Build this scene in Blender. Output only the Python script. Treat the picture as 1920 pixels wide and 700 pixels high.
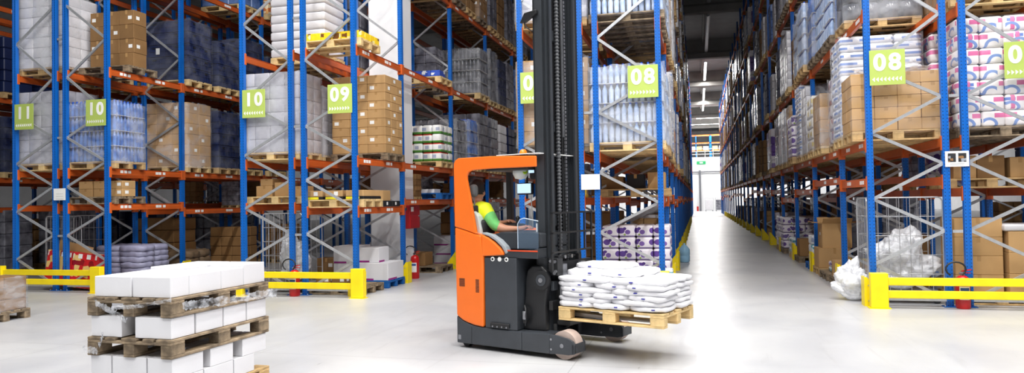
import bpy, bmesh, math, random
from mathutils import Vector, Matrix, Euler
random.seed(7)
R = random.Random(11)
for o in list(bpy.data.objects): bpy.data.objects.remove(o)
SC = bpy.context.scene
COL = SC.collection
PI = math.pi

# ------------------------------------------------------------------ camera
CAM_H, YAW, PITCH, ROLL, FPX = 1.5936, 0.25309, 0.02124, -0.01669, 1346.2
fw = Vector((-math.sin(YAW)*math.cos(PITCH), math.cos(YAW)*math.cos(PITCH), math.sin(PITCH)))
rt = Vector((math.cos(YAW), math.sin(YAW), 0)); up = rt.cross(fw)
RT = rt*math.cos(ROLL)+up*math.sin(ROLL); UP = -rt*math.sin(ROLL)+up*math.cos(ROLL)
cd = bpy.data.cameras.new('camera'); cam = bpy.data.objects.new('camera', cd); COL.objects.link(cam)
cam.matrix_world = Matrix(((RT.x, UP.x, -fw.x, 0), (RT.y, UP.y, -fw.y, 0), (RT.z, UP.z, -fw.z, CAM_H), (0, 0, 0, 1)))
cd.sensor_width = 36; cd.sensor_fit = 'HORIZONTAL'; cd.lens = FPX/1920*36; cd.clip_start = .05; cd.clip_end = 400
SC.camera = cam
def PX(p):
    d = Vector(p)-Vector((0, 0, CAM_H)); z = d.dot(fw)
    if z < .2: return (-9e3, -9e3)
    return (960+FPX*d.dot(RT)/z, 350-FPX*d.dot(UP)/z)
def seen(pts, m=90):
    P = [PX(p) for p in pts]
    return max(p[0] for p in P) > -m and min(p[0] for p in P) < 1920+m and max(p[1] for p in P) > -m and min(p[1] for p in P) < 700+m

# ------------------------------------------------------------------ world, exposure
W = bpy.data.worlds.new('hall_fill'); SC.world = W; W.use_nodes = True  # even fill added through the open rear side, no modelled source
W.node_tree.nodes['Background'].inputs[0].default_value = (.95, .975, 1, 1)
W.node_tree.nodes['Background'].inputs[1].default_value = .14
SC.view_settings.view_transform = 'Standard'; SC.view_settings.look = 'None'
SC.view_settings.exposure = 0.1; SC.view_settings.gamma = 1; SC.view_settings.use_curve_mapping = False
LAMP_NEAR, LAMP_FAR = 500, 1500      # watts of each hall lamp (front cross aisle / far end)

# ------------------------------------------------------------------ materials
ORD = ['first', 'second', 'third', 'fourth', 'fifth', 'sixth', 'seventh', 'eighth', 'ninth', 'tenth', 'eleventh', 'twelfth', 'thirteenth', 'fourteenth', 'fifteenth', 'sixteenth', 'seventeenth', 'eighteenth', 'nineteenth', 'twentieth', 'twenty-first', 'twenty-second', 'twenty-third', 'twenty-fourth']
MATS = {}
def lin(c): return tuple((v/255/12.92 if v <= 10 else ((v/255+.055)/1.055)**2.4) for v in c)
def nd(nt, t, **k):
    n = nt.nodes.new(t)
    for a, b in k.items(): setattr(n, a, b)
    return n
def mat(name, rgb, rough=.5, metal=0., var=.06, nscale=6., bump=0., bscale=60., spec=.5, rnd=.08, emit=0, rgb2=None):
    """procedural paint / plastic / card: base colour with noise mottling, per-object variation and fine relief"""
    if name in MATS: return MATS[name]
    m = bpy.data.materials.new(name); m.use_nodes = True; nt = m.node_tree; L = nt.links
    b = nt.nodes['Principled BSDF']; b.inputs['Roughness'].default_value = rough; b.inputs['Metallic'].default_value = metal
    b.inputs['Specular IOR Level'].default_value = spec
    c = lin(rgb)
    tc = nd(nt, 'ShaderNodeTexCoord'); nz = nd(nt, 'ShaderNodeTexNoise'); nz.inputs['Scale'].default_value = nscale
    nz.inputs['Detail'].default_value = 4; L.new(tc.outputs['Object'], nz.inputs['Vector'])
    cr = nd(nt, 'ShaderNodeValToRGB'); e = cr.color_ramp.elements
    c2 = lin(rgb2) if rgb2 else None
    e[0].position = .3; e[1].position = .72
    e[0].color = (*[v*(1-var*1.6) for v in (c2 or c)], 1); e[1].color = (*[min(1, v*(1+var)) for v in c], 1)
    L.new(nz.outputs['Fac'], cr.inputs['Fac'])
    oi = nd(nt, 'ShaderNodeObjectInfo'); mr = nd(nt, 'ShaderNodeMapRange'); mr.inputs['To Min'].default_value = 1-rnd; mr.inputs['To Max'].default_value = 1+rnd
    L.new(oi.outputs['Random'], mr.inputs['Value'])
    hs = nd(nt, 'ShaderNodeHueSaturation'); L.new(cr.outputs['Color'], hs.inputs['Color']); L.new(mr.outputs['Result'], hs.inputs['Value'])
    L.new(hs.outputs['Color'], b.inputs['Base Color'])
    if bump:
        n2 = nd(nt, 'ShaderNodeTexNoise'); n2.inputs['Scale'].default_value = bscale; n2.inputs['Detail'].default_value = 3
        L.new(tc.outputs['Object'], n2.inputs['Vector'])
        bp = nd(nt, 'ShaderNodeBump'); bp.inputs['Strength'].default_value = bump; bp.inputs['Distance'].default_value = .02
        L.new(n2.outputs['Fac'], bp.inputs['Height']); L.new(bp.outputs['Normal'], b.inputs['Normal'])
    if emit:
        b.inputs['Emission Color'].default_value = (*c, 1); b.inputs['Emission Strength'].default_value = emit
    MATS[name] = m; return m
def film_mat(name, tint=(235, 238, 245), lo=.06, hi=.36, scale=3.2):
    """stretch film: thin clear plastic with wrinkles, partly see-through"""
    if name in MATS: return MATS[name]
    m = bpy.data.materials.new(name); m.use_nodes = True; nt = m.node_tree; L = nt.links
    b = nt.nodes['Principled BSDF']; b.inputs['Base Color'].default_value = (*lin(tint), 1); b.inputs['Roughness'].default_value = .25
    tc = nd(nt, 'ShaderNodeTexCoord'); mp = nd(nt, 'ShaderNodeMapping'); mp.inputs['Scale'].default_value = (1, 1, 1.7)
    L.new(tc.outputs['Object'], mp.inputs['Vector'])
    nz = nd(nt, 'ShaderNodeTexNoise'); nz.inputs['Scale'].default_value = scale; nz.inputs['Detail'].default_value = 2.5; nz.inputs['Distortion'].default_value = .5
    L.new(mp.outputs['Vector'], nz.inputs['Vector'])
    mr = nd(nt, 'ShaderNodeMapRange'); mr.inputs['From Min'].default_value = .35; mr.inputs['From Max'].default_value = .7
    mr.inputs['To Min'].default_value = lo; mr.inputs['To Max'].default_value = hi; L.new(nz.outputs['Fac'], mr.inputs['Value'])
    bp = nd(nt, 'ShaderNodeBump'); bp.inputs['Strength'].default_value = .55; bp.inputs['Distance'].default_value = .03
    L.new(nz.outputs['Fac'], bp.inputs['Height']); L.new(bp.outputs['Normal'], b.inputs['Normal'])
    tr = nd(nt, 'ShaderNodeBsdfTransparent'); mx = nd(nt, 'ShaderNodeMixShader')
    L.new(mr.outputs['Result'], mx.inputs[0]); L.new(tr.outputs[0], mx.inputs[1]); L.new(b.outputs[0], mx.inputs[2])
    L.new(mx.outputs[0], nt.nodes['Material Output'].inputs[0]); MATS[name] = m; return m
def print_mat(name, base, cells, colA, colB, rough=.3, thr=(.5, .75), wave=False):
    """printed packaging: flat coloured patches on plain film, laid out in the pack's own coordinates"""
    if name in MATS: return MATS[name]
    m = bpy.data.materials.new(name); m.use_nodes = True; nt = m.node_tree; L = nt.links
    b = nt.nodes['Principled BSDF']; b.inputs['Roughness'].default_value = rough
    tc = nd(nt, 'ShaderNodeTexCoord'); mp = nd(nt, 'ShaderNodeMapping'); mp.inputs['Scale'].default_value = cells
    oi = nd(nt, 'ShaderNodeObjectInfo'); L.new(tc.outputs['Object'], mp.inputs['Vector'])
    ad = nd(nt, 'ShaderNodeVectorMath', operation='ADD'); L.new(mp.outputs[0], ad.inputs[0])
    sc = nd(nt, 'ShaderNodeMath', operation='MULTIPLY'); sc.inputs[1].default_value = 13; L.new(oi.outputs['Random'], sc.inputs[0]); L.new(sc.outputs[0], ad.inputs[1])
    v = nd(nt, 'ShaderNodeTexVoronoi'); v.distance = 'CHEBYCHEV' if not wave else 'EUCLIDEAN'; v.inputs['Scale'].default_value = 1
    v.inputs['Randomness'].default_value = .55; L.new(ad.outputs[0], v.inputs['Vector'])
    sp = nd(nt, 'ShaderNodeSeparateColor'); L.new(v.outputs['Color'], sp.inputs[0])
    cr = nd(nt, 'ShaderNodeValToRGB'); cr.color_ramp.interpolation = 'CONSTANT'; e = cr.color_ramp.elements
    e[0].position = 0; e[0].color = (*lin(base), 1); e[1].position = thr[0]; e[1].color = (*lin(colA), 1)
    x = e.new(thr[1]); x.color = (*lin(colB), 1)
    L.new(sp.outputs[0], cr.inputs['Fac']); L.new(cr.outputs['Color'], b.inputs['Base Color'])
    nz = nd(nt, 'ShaderNodeTexNoise'); nz.inputs['Scale'].default_value = 14; L.new(tc.outputs['Object'], nz.inputs['Vector'])
    bp = nd(nt, 'ShaderNodeBump'); bp.inputs['Strength'].default_value = .5; bp.inputs['Distance'].default_value = .02
    L.new(nz.outputs['Fac'], bp.inputs['Height']); L.new(bp.outputs['Normal'], b.inputs['Normal'])
    MATS[name] = m; return m
def post_mat():
    """blue rack paint with the rows of punched slots (fine relief) down the post"""
    m = mat('rack_blue', (4, 96, 184), .38, 0, .05, 3, 0, 60, .5, .05); nt = m.node_tree; L = nt.links
    b = nt.nodes['Principled BSDF']; src = b.inputs['Base Color'].links[0].from_socket
    tc = nd(nt, 'ShaderNodeTexCoord'); sx = nd(nt, 'ShaderNodeSeparateXYZ'); L.new(tc.outputs['Object'], sx.inputs[0])
    def M(op, a, bv=None):
        n = nd(nt, 'ShaderNodeMath', operation=op)
        for i, q in enumerate((a, bv)):
            if q is None: continue
            if hasattr(q, 'links'): L.new(q, n.inputs[i])
            else: n.inputs[i].default_value = q
        return n.outputs[0]
    fz = M('ABSOLUTE', M('SUBTRACT', M('FRACT', M('MULTIPLY', sx.outputs['Z'], 20.)), .5))
    hole = M('MULTIPLY', M('LESS_THAN', fz, .16), M('LESS_THAN', M('ABSOLUTE', M('SUBTRACT', M('ABSOLUTE', sx.outputs['X']), .027)), .0055))
    mx = nd(nt, 'ShaderNodeMix', data_type='RGBA'); L.new(hole, mx.inputs['Factor']); L.new(src, mx.inputs['A']); mx.inputs['B'].default_value = (.004, .012, .05, 1)
    L.new(mx.outputs['Result'], b.inputs['Base Color']); return m
def floor_mat():
    m = bpy.data.materials.new('floor_concrete'); m.use_nodes = True; nt = m.node_tree; L = nt.links; b = nt.nodes['Principled BSDF']
    tc = nd(nt, 'ShaderNodeTexCoord')
    def noise(s, d=5, dist=0, v=None):
        n = nd(nt, 'ShaderNodeTexNoise'); n.inputs['Scale'].default_value = s; n.inputs['Detail'].default_value = d; n.inputs['Distortion'].default_value = dist
        L.new(v or tc.outputs['Object'], n.inputs['Vector']); return n.outputs['Fac']
    cr = nd(nt, 'ShaderNodeValToRGB'); e = cr.color_ramp.elements; e[0].position = .25; e[1].position = .75
    e[0].color = (*lin((166, 167, 172)), 1); e[1].color = (*lin((196, 196, 196)), 1); L.new(noise(.55, 8, .8), cr.inputs['Fac'])
    # faint tyre streaks
    mp = nd(nt, 'ShaderNodeMapping'); mp.inputs['Scale'].default_value = (3.2, .25, 1); mp.inputs['Rotation'].default_value = (0, 0, .5); L.new(tc.outputs['Object'], mp.inputs['Vector'])
    st = nd(nt, 'ShaderNodeMapRange'); st.inputs['From Min'].default_value = .6; st.inputs['From Max'].default_value = .78; st.inputs['To Max'].default_value = .22; L.new(noise(1.3, 6, 2.0, mp.outputs[0]), st.inputs['Value'])
    mx = nd(nt, 'ShaderNodeMix', data_type='RGBA'); L.new(st.outputs['Result'], mx.inputs['Factor']); L.new(cr.outputs['Color'], mx.inputs['A']); mx.inputs['B'].default_value = (*lin((120, 118, 120)), 1)
    # sparse dark scuffs
    mp2 = nd(nt, 'ShaderNodeMapping'); mp2.inputs['Scale'].default_value = (9, 1.6, 1); mp2.inputs['Rotation'].default_value = (0, 0, -.35); L.new(tc.outputs['Object'], mp2.inputs['Vector'])
    sk = nd(nt, 'ShaderNodeMapRange'); sk.inputs['From Min'].default_value = .73; sk.inputs['From Max'].default_value = .78; sk.inputs['To Max'].default_value = .5; L.new(noise(1.1, 3, 3.0, mp2.outputs[0]), sk.inputs['Value'])
    mx2 = nd(nt, 'ShaderNodeMix', data_type='RGBA'); L.new(sk.outputs['Result'], mx2.inputs['Factor']); L.new(mx.outputs['Result'], mx2.inputs['A']); mx2.inputs['B'].default_value = (*lin((90, 90, 94)), 1)
    # sawn joints every 6 m
    sx = nd(nt, 'ShaderNodeSeparateXYZ'); L.new(tc.outputs['Object'], sx.inputs[0])
    def M(op, a, bv=None):
        n = nd(nt, 'ShaderNodeMath', operation=op)
        for i, q in enumerate((a, bv)):
            if q is None: continue
            if hasattr(q, 'links'): L.new(q, n.inputs[i])
            else: n.inputs[i].default_value = q
        return n.outputs[0]
    def joint(s, off): return M('LESS_THAN', M('ABSOLUTE', M('SUBTRACT', M('FRACT', M('DIVIDE', M('ADD', s, off), 6.)), .5)), .0007)
    jt = M('MAXIMUM', joint(sx.outputs['X'], 4.2), joint(sx.outputs['Y'], 2.1))
    mx3 = nd(nt, 'ShaderNodeMix', data_type='RGBA'); L.new(M('MULTIPLY', jt, .55), mx3.inputs['Factor']); L.new(mx2.outputs['Result'], mx3.inputs['A']); mx3.inputs['B'].default_value = (*lin((110, 110, 112)), 1)
    L.new(mx3.outputs['Result'], b.inputs['Base Color'])
    rr = nd(nt, 'ShaderNodeMapRange'); rr.inputs['To Min'].default_value = .24; rr.inputs['To Max'].default_value = .42; L.new(noise(2.2, 5), rr.inputs['Value']); L.new(rr.outputs['Result'], b.inputs['Roughness'])
    return m

M_POST = post_mat(); M_BEAM = mat('rack_orange', (198, 90, 34), .4, 0, .07, 5, 0, 60, .5, .1)
M_GALV = mat('galvanised_steel', (190, 192, 196), .36, .55, .08, 18, 0, 60, .5, .05)
M_YEL = mat('guard_yellow', (250, 222, 12), .42, 0, .05, 5, 0, 60, .5, .03)
M_WHITE = mat('white_sticker', (240, 240, 238), .5, 0, .03)
M_WOOD = mat('pallet_wood', (196, 164, 116), .75, 0, .18, 9, .25, 60, .3, .14)
M_WOODL = mat('pallet_wood_new', (222, 192, 138), .7, 0, .14, 9, .25, 60, .3, .08)
M_WOODG = mat('pallet_wood_old', (150, 132, 108), .8, 0, .22, 9, .3, 60, .3, .14, rgb2=(112, 98, 82))
M_WOODB = mat('pallet_blue', (24, 96, 170), .6, 0, .12, 9, .2, 60, .3, .08)
M_CARD = mat('cardboard', (190, 152, 104), .75, 0, .05, 3, .05, 90, .25, .1)
M_CARD2 = mat('cardboard_dark_dimmed', (140, 106, 68), .75, 0, .07, 3, .05, 90, .25, .12)  # darker brown card, lowered further so the colour carries the rear racks' dimness
M_TAPE = mat('parcel_tape', (176, 138, 90), .25, 0, .03)
M_WCARD = mat('white_carton', (219, 219, 223), .55, 0, .02, 2, .03, 60, .35, .03)
M_FILM = film_mat('stretch_film'); M_FILMT = film_mat('stretch_film_thin', lo=.0, hi=.11, scale=2.6); M_FILMH = film_mat('stretch_film_heavy', lo=.1, hi=.42, scale=2.6)
M_BLACK = mat('black_plastic', (26, 27, 30), .45, 0, .1)
M_BOT = mat('water_bottles_blue', (84, 134, 208), .14, 0, .12, 5, 0, 30, .6, .1, rgb2=(40, 88, 172))
M_BOTW = mat('water_bottles_pale', (214, 224, 242), .14, 0, .08, 5, 0, 30, .6, .08, rgb2=(136, 172, 222))
M_BOTG = mat('bottles_grey', (112, 114, 122), .16, 0, .15, 5, 0, 30, .6, .15, rgb2=(66, 68, 78))
M_CAP = mat('bottle_caps_blue', (40, 90, 200), .4)
M_CRATE = mat('crate_navy', (26, 38, 80), .45, 0, .08, 5, 0, 60, .5, .1)
M_SILV = mat('wrapped_silver', (196, 194, 202), .25, 0, .06, 4, .3, 7, .6, .06, rgb2=(168, 166, 176))
M_WRAPW = mat('wrapped_white', (222, 220, 224), .28, 0, .05, 4, .3, 7, .6, .06)
M_LIME = mat('sign_lime', (178, 198, 98), .45, 0, .02, 3)
M_DARKM = mat('truck_charcoal', (58, 62, 68), .42, 0, .1, 5, .06, 40, .5, .0)
M_MAST = mat('mast_grey', (56, 60, 65), .4, .1, .06, 3, .03, 40, .5, .0)
M_ORANGE = mat('truck_orange', (240, 114, 34), .32, 0, .03, 3, 0, 40, .5, 0)
M_RUB = mat('rubber_dark', (36, 36, 38), .6)
M_STEEL = mat('bare_steel', (150, 152, 158), .35, .7, .12, 9)
M_RED = mat('extinguisher_red', (190, 22, 26), .3, 0, .04)

# ------------------------------------------------------------------ mesh helpers
class MB:
    """collects faces; build(name) makes one mesh"""
    def __init__(s): s.v = []; s.f = []; s.mi = []; s.mats = []; s.sm = []
    def m(s, mt):
        if mt not in s.mats: s.mats.append(mt)
        return s.mats.index(mt)
    def add(s, vs, fs, mt, smooth=False, X=None):
        n = len(s.v); s.v += [tuple(X @ Vector(p)) if X else tuple(p) for p in vs]; i = s.m(mt)
        for f in fs: s.f.append(tuple(n+k for k in f)); s.mi.append(i); s.sm.append(smooth)
    def box(s, x0, x1, y0, y1, z0, z1, mt, X=None):
        s.add([(x0, y0, z0), (x1, y0, z0), (x1, y1, z0), (x0, y1, z0), (x0, y0, z1), (x1, y0, z1), (x1, y1, z1), (x0, y1, z1)],
              [(0, 3, 2, 1), (4, 5, 6, 7), (0, 1, 5, 4), (1, 2, 6, 5), (2, 3, 7, 6), (3, 0, 4, 7)], mt, False, X)
    def bbox(s, x0, x1, y0, y1, z0, z1, mt, b=.01, seg=1, X=None, smooth=False):
        bm = bmesh.new(); bmesh.ops.create_cube(bm, size=1)
        for v in bm.verts: v.co = Vector(((x0+x1)/2+v.co.x*(x1-x0), (y0+y1)/2+v.co.y*(y1-y0), (z0+z1)/2+v.co.z*(z1-z0)))
        bmesh.ops.bevel(bm, geom=bm.edges[:], offset=b, segments=seg, affect='EDGES', profile=.5)
        s.bm(bm, mt, smooth, X)
    def bm(s, bm, mt, smooth=False, X=None):
        bm.verts.index_update()
        s.add([v.co.copy() for v in bm.verts], [tuple(v.index for v in f.verts) for f in bm.faces], mt, smooth, X); bm.free()
    def prism(s, pts, a, b, mt, axis='y', bev=0, X=None, smooth=False):
        """outline pts (u,w) pushed along an axis from a to b"""
        mk = {'y': lambda u, w, t: (u, t, w), 'x': lambda u, w, t: (t, u, w), 'z': lambda u, w, t: (u, w, t)}[axis]
        bm = bmesh.new(); n = len(pts)
        A = [bm.verts.new(mk(u, w, a)) for u, w in pts]; B = [bm.verts.new(mk(u, w, b)) for u, w in pts]
        bm.faces.new(A); bm.faces.new(B[::-1])
        for i in range(n): bm.faces.new((A[i], B[i], B[(i+1) % n], A[(i+1) % n]))
        bmesh.ops.recalc_face_normals(bm, faces=bm.faces[:])
        if bev: bmesh.ops.bevel(bm, geom=[e for e in bm.edges if len(e.link_faces) == 2 and e.calc_face_angle() > .5], offset=bev, segments=2, affect='EDGES', profile=.5)
        s.bm(bm, mt, smooth, X)
    def cyl(s, p, q, r, mt, n=12, r2=None, caps=True, smooth=True):
        p, q = Vector(p), Vector(q); d = (q-p).normalized(); a = d.orthogonal().normalized(); b = d.cross(a); r2 = r if r2 is None else r2
        vs = []; 
        for c, rr in ((p, r), (q, r2)):
            for i in range(n): t = 2*PI*i/n; vs.append(c+(a*math.cos(t)+b*math.sin(t))*rr)
        s.add(vs, [(i, (i+1) % n, n+(i+1) % n, n+i) for i in range(n)], mt, smooth)
        if caps: s.add(vs[:n], [tuple(range(n))[::-1]], mt); s.add(vs[n:], [tuple(range(n))], mt)
    def lathe(s, prof, mt, n=12, c=(0, 0, 0), smooth=True):
        vs = []; fs = []
        for r, z in prof:
            for i in range(n): t = 2*PI*i/n; vs.append((c[0]+r*math.cos(t), c[1]+r*math.sin(t), c[2]+z))
        for k in range(len(prof)-1):
            for i in range(n): fs.append((k*n+i, k*n+(i+1) % n, (k+1)*n+(i+1) % n, (k+1)*n+i))
        s.add(vs, fs, mt, smooth)
        s.add(vs[:n], [tuple(range(n))[::-1]], mt); s.add(vs[-n:], [tuple(range(n))], mt)
    def tube(s, pts, r, mt, n=6):
        pts = [Vector(p) for p in pts]; vs = []; fs = []; a = None
        for k, p in enumerate(pts):
            d = ((pts[k+1] if k+1 < len(pts) else p)-(pts[k-1] if k else p)).normalized()
            a = d.orthogonal().normalized() if a is None else (a-d*a.dot(d)).normalized(); b = d.cross(a)
            for i in range(n): t = 2*PI*i/n; vs.append(p+(a*math.cos(t)+b*math.sin(t))*r)
        for k in range(len(pts)-1):
            for i in range(n): fs.append((k*n+i, k*n+(i+1) % n, (k+1)*n+(i+1) % n, (k+1)*n+i))
        s.add(vs, fs, mt, True); s.add(vs[:n], [tuple(range(n))[::-1]], mt); s.add(vs[-n:], [tuple(range(n))], mt)
    def mesh(s, name):
        me = bpy.data.meshes.new(name); me.from_pydata(s.v, [], s.f)
        for m_ in s.mats: me.materials.append(m_)
        me.polygons.foreach_set('material_index', s.mi); me.polygons.foreach_set('use_smooth', s.sm); me.update(); return me
MC = {}
def cached(key, fn):
    if key not in MC: MC[key] = fn()
    return MC[key]
def obj(name, me, parent=None, loc=(0, 0, 0), rot=(0, 0, 0), scale=None):
    if isinstance(me, MB): me = me.mesh(name)
    o = bpy.data.objects.new(name, me); COL.objects.link(o); o.parent = parent; o.location = loc; o.rotation_euler = rot
    if scale: o.scale = scale
    return o
def empty(name, loc=(0, 0, 0), rz=0, parent=None):
    o = bpy.data.objects.new(name, None); COL.objects.link(o); o.empty_display_size = .1; o.location = loc; o.rotation_euler = (0, 0, rz); o.parent = parent; return o
def tag(o, label, cat, group=None):
    o['label'] = label; o['category'] = cat
    if group: o['group'] = group
    return o
def struct(o, label=None):
    o['kind'] = 'structure'
    if label: o['label'] = label
    return o

# ------------------------------------------------------------------ room
Y0, B1, BAY = 11.382, 2.059, 3.024
mb = MB(); mb.box(-40, 26, -12, 130, -.2, 0, floor_mat()); struct(obj('floor', mb), 'smooth pale grey concrete warehouse floor')
M_WALL = mat('wall_white', (232, 233, 235), .6, 0, .03, 1.5); M_CEIL = mat('ceiling_sheet', (150, 150, 150), .7, 0, .08, 1.2); M_CONC = mat('concrete_beam', (150, 148, 144), .8, 0, .08, 1.5)
cl = MB(); cl.box(-40, 26, -12, 130, 13.4, 13.6, M_CEIL); ceil = struct(obj('ceiling', cl), 'grey sheet metal warehouse ceiling')
bm_ = MB(); bm_.prism([(-.3, 0), (.3, 0), (.3, .35), (.16, .5), (.16, 1.4), (-.16, 1.4), (-.16, .5), (-.3, .35)], -40, 26, M_CONC, 'x'); me = bm_.mesh('roof_beam')
for k in range(9): obj('roof_beam', me, ceil, (0, 14.3+13.6*k-13.6, 12.0))
pm = MB(); pm.box(-.06, .06, -12, 130, 0, .22, M_CONC); me = pm.mesh('purlin')
for k in range(-12, 9): obj('purlin', me, ceil, (k*3.0+.6, 0, 13.18))
for nm, b in (('wall_left', (-40, -39.7, -12, 130)), ('wall_right', (25.7, 26, -12, 130)), ('wall_back', (-40, 26, 129.7, 130))):
    mb = MB(); mb.box(*b, 0, 13.4, M_WALL); struct(obj(nm, mb), 'plain pale warehouse wall')
# concrete pillar beside the 09 rack
mb = MB(); mb.bbox(-.355, .355, -.33, .33, 0, 13.3, M_WALL, .015); struct(obj('pillar', mb, None, (-6.375, 14.33, 0)), 'square white painted concrete pillar')

# ------------------------------------------------------------------ hall lamps
M_LAMPB = mat('lamp_body', (200, 202, 205), .5); M_TUBE = mat('lamp_tube_lit', (255, 252, 245), .4, emit=22); M_TUBEO = mat('lamp_tube_off', (205, 208, 212), .4)
def lamp_mesh(L, lit):
    h = MB(); h.prism([(-.11, 0), (.11, 0), (.07, .08), (-.07, .08)], -L/2, L/2, M_LAMPB, 'y')
    t = MB(); t.prism([(-.075, 0), (.075, 0), (.06, -.035), (-.06, -.035)], -L/2+.02, L/2-.02, M_TUBE if lit else M_TUBEO, 'y'); return h.mesh('housing'), t.mesh('diffuser')
def lamp(x, y, z, L, lit, rz, label, group, watt=0, spread=2.6):
    hm, tm = cached(('lamp', L, lit), lambda: lamp_mesh(L, lit)); e = tag(empty('ceiling_lamp', (x, y, z), rz), label, 'lamp', group)
    obj('housing', hm, e); obj('diffuser', tm, e)
    w = MB()
    for s in (-.4, .4): w.cyl((0, s*L, .08), (0, s*L, 13.4-z), .008, M_LAMPB, 5)
    obj('suspension_wire', cached(('lw', L, z), lambda: w.mesh('suspension_wire')), e)
    if watt:
        ld = cached(('ld', L, watt), lambda: bpy.data.lights.new('lamp_light', 'AREA')); ld.shape = 'RECTANGLE'; ld.size = .3; ld.size_y = L; ld.energy = watt; ld.color = (1, .985, .96)
        lo = bpy.data.objects.new('lamp_light', ld); COL.objects.link(lo); lo.parent = e; lo.location = (0, 0, -.06)
    return e
g = 'lit linear lamps over the front cross aisle'
for i, x in enumerate((-6.2, -1.6, 2.4, 6.4)):
    for j, y in enumerate((8.6, 2.4, -4.0)):
        lamp(x, y, 12.3, 4.0, True, 0, f"lit linear lamp over the front cross aisle, {ORD[i]} from left, {('nearest the racks', 'middle line', 'farthest from the racks')[j]}", g, LAMP_NEAR)
for i, (a, b) in enumerate(((16, 27), (30, 41), (44, 55))):
    lamp(.82, (a+b)/2, 12.45, b-a, False, 0, ('unlit linear lamp over the aisle nearest the front', 'unlit linear lamp second along the aisle ceiling', 'unlit linear lamp just before the lit aisle lamps')[i], 'unlit lamps over the middle aisle')
for i, (a, b) in enumerate(((59, 68), (73, 82), (86.5, 91.5))):
    lamp(.82, (a+b)/2, 12.45, b-a, True, 0, ('lit linear aisle lamp nearest the dark ceiling part', 'lit linear aisle lamp in the middle of three', 'lit linear aisle lamp above the far cross aisle')[i], 'lit lamps over the middle aisle', LAMP_FAR*.5)
for i, (x, y) in enumerate(((2.5, 96), (1.5, 104), (-8, 88), (10, 88))):
    lamp(x, y, 12.0, 5.0, True, PI/2, ('crosswise lit lamp above the far mezzanine front', 'crosswise lit lamp deepest behind the far mezzanine', 'crosswise lit lamp far down behind the middle rack', 'crosswise lit lamp far down behind the right rack')[i], 'crosswise lamps at the far end', LAMP_FAR*1.2)

# ------------------------------------------------------------------ pallet racks
UX = [-13.222, -12.235, -11.984, -10.997, -8.003, -7.016, -6.765, -5.778, -2.785, -1.797, -1.547, -0.559, 2.434, 3.422, 3.672, 4.659]
RTOP = 11.9
def post_mesh(h):
    m = MB(); m.prism([(-.0425, -.04), (-.014, -.04), (-.011, -.033), (.011, -.033), (.014, -.04), (.0425, -.04), (.0425, .036), (.022, .036), (.02, .022), (-.02, .022), (-.022, .036), (-.0425, .036)], 0, h, M_POST, 'z'); return m.mesh('post')
def plate_mesh():
    m = MB(); m.box(-.085, .085, -.075, .075, 0, .012, M_POST); m.cyl((.072, -.06, .012), (.072, -.06, .03), .01, M_GALV, 6); m.cyl((-.072, -.06, .012), (-.072, -.06, .03), .01, M_GALV, 6); return m.mesh('base_plate')
def beam_mesh(L):
    m = MB(); m.prism([(-.025, -.06), (.025, -.06), (.025, .02), (.014, .03), (.014, .05), (.025, .06), (-.025, .06)], 0, L, M_BEAM, 'y'); return m.mesh('beam')
def conn_mesh():
    m = MB(); m.bbox(-.05, .05, -.03, .03, -.12, .09, M_BEAM, .006); return m.mesh('beam_connector')
def stick_mesh(k):
    m = MB(); r = random.Random(k); y = 0
    for i in range(3): m.box(-.0015, .0015, y, y+.075, -.025, .03, M_WHITE); y += r.choice((.085, .1, .12))
    return m.mesh('price_sticker')
def brace_mesh(dx, dz):
    L = math.hypot(dx, dz); m = MB()
    m.prism([(-.022, -.014), (.022, -.014), (.022, .014), (.017, .014), (.017, -.009), (-.017, -.009), (-.017, .014), (-.022, .014)], 0, L, M_GALV, 'z'); return m.mesh('brace')
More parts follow.
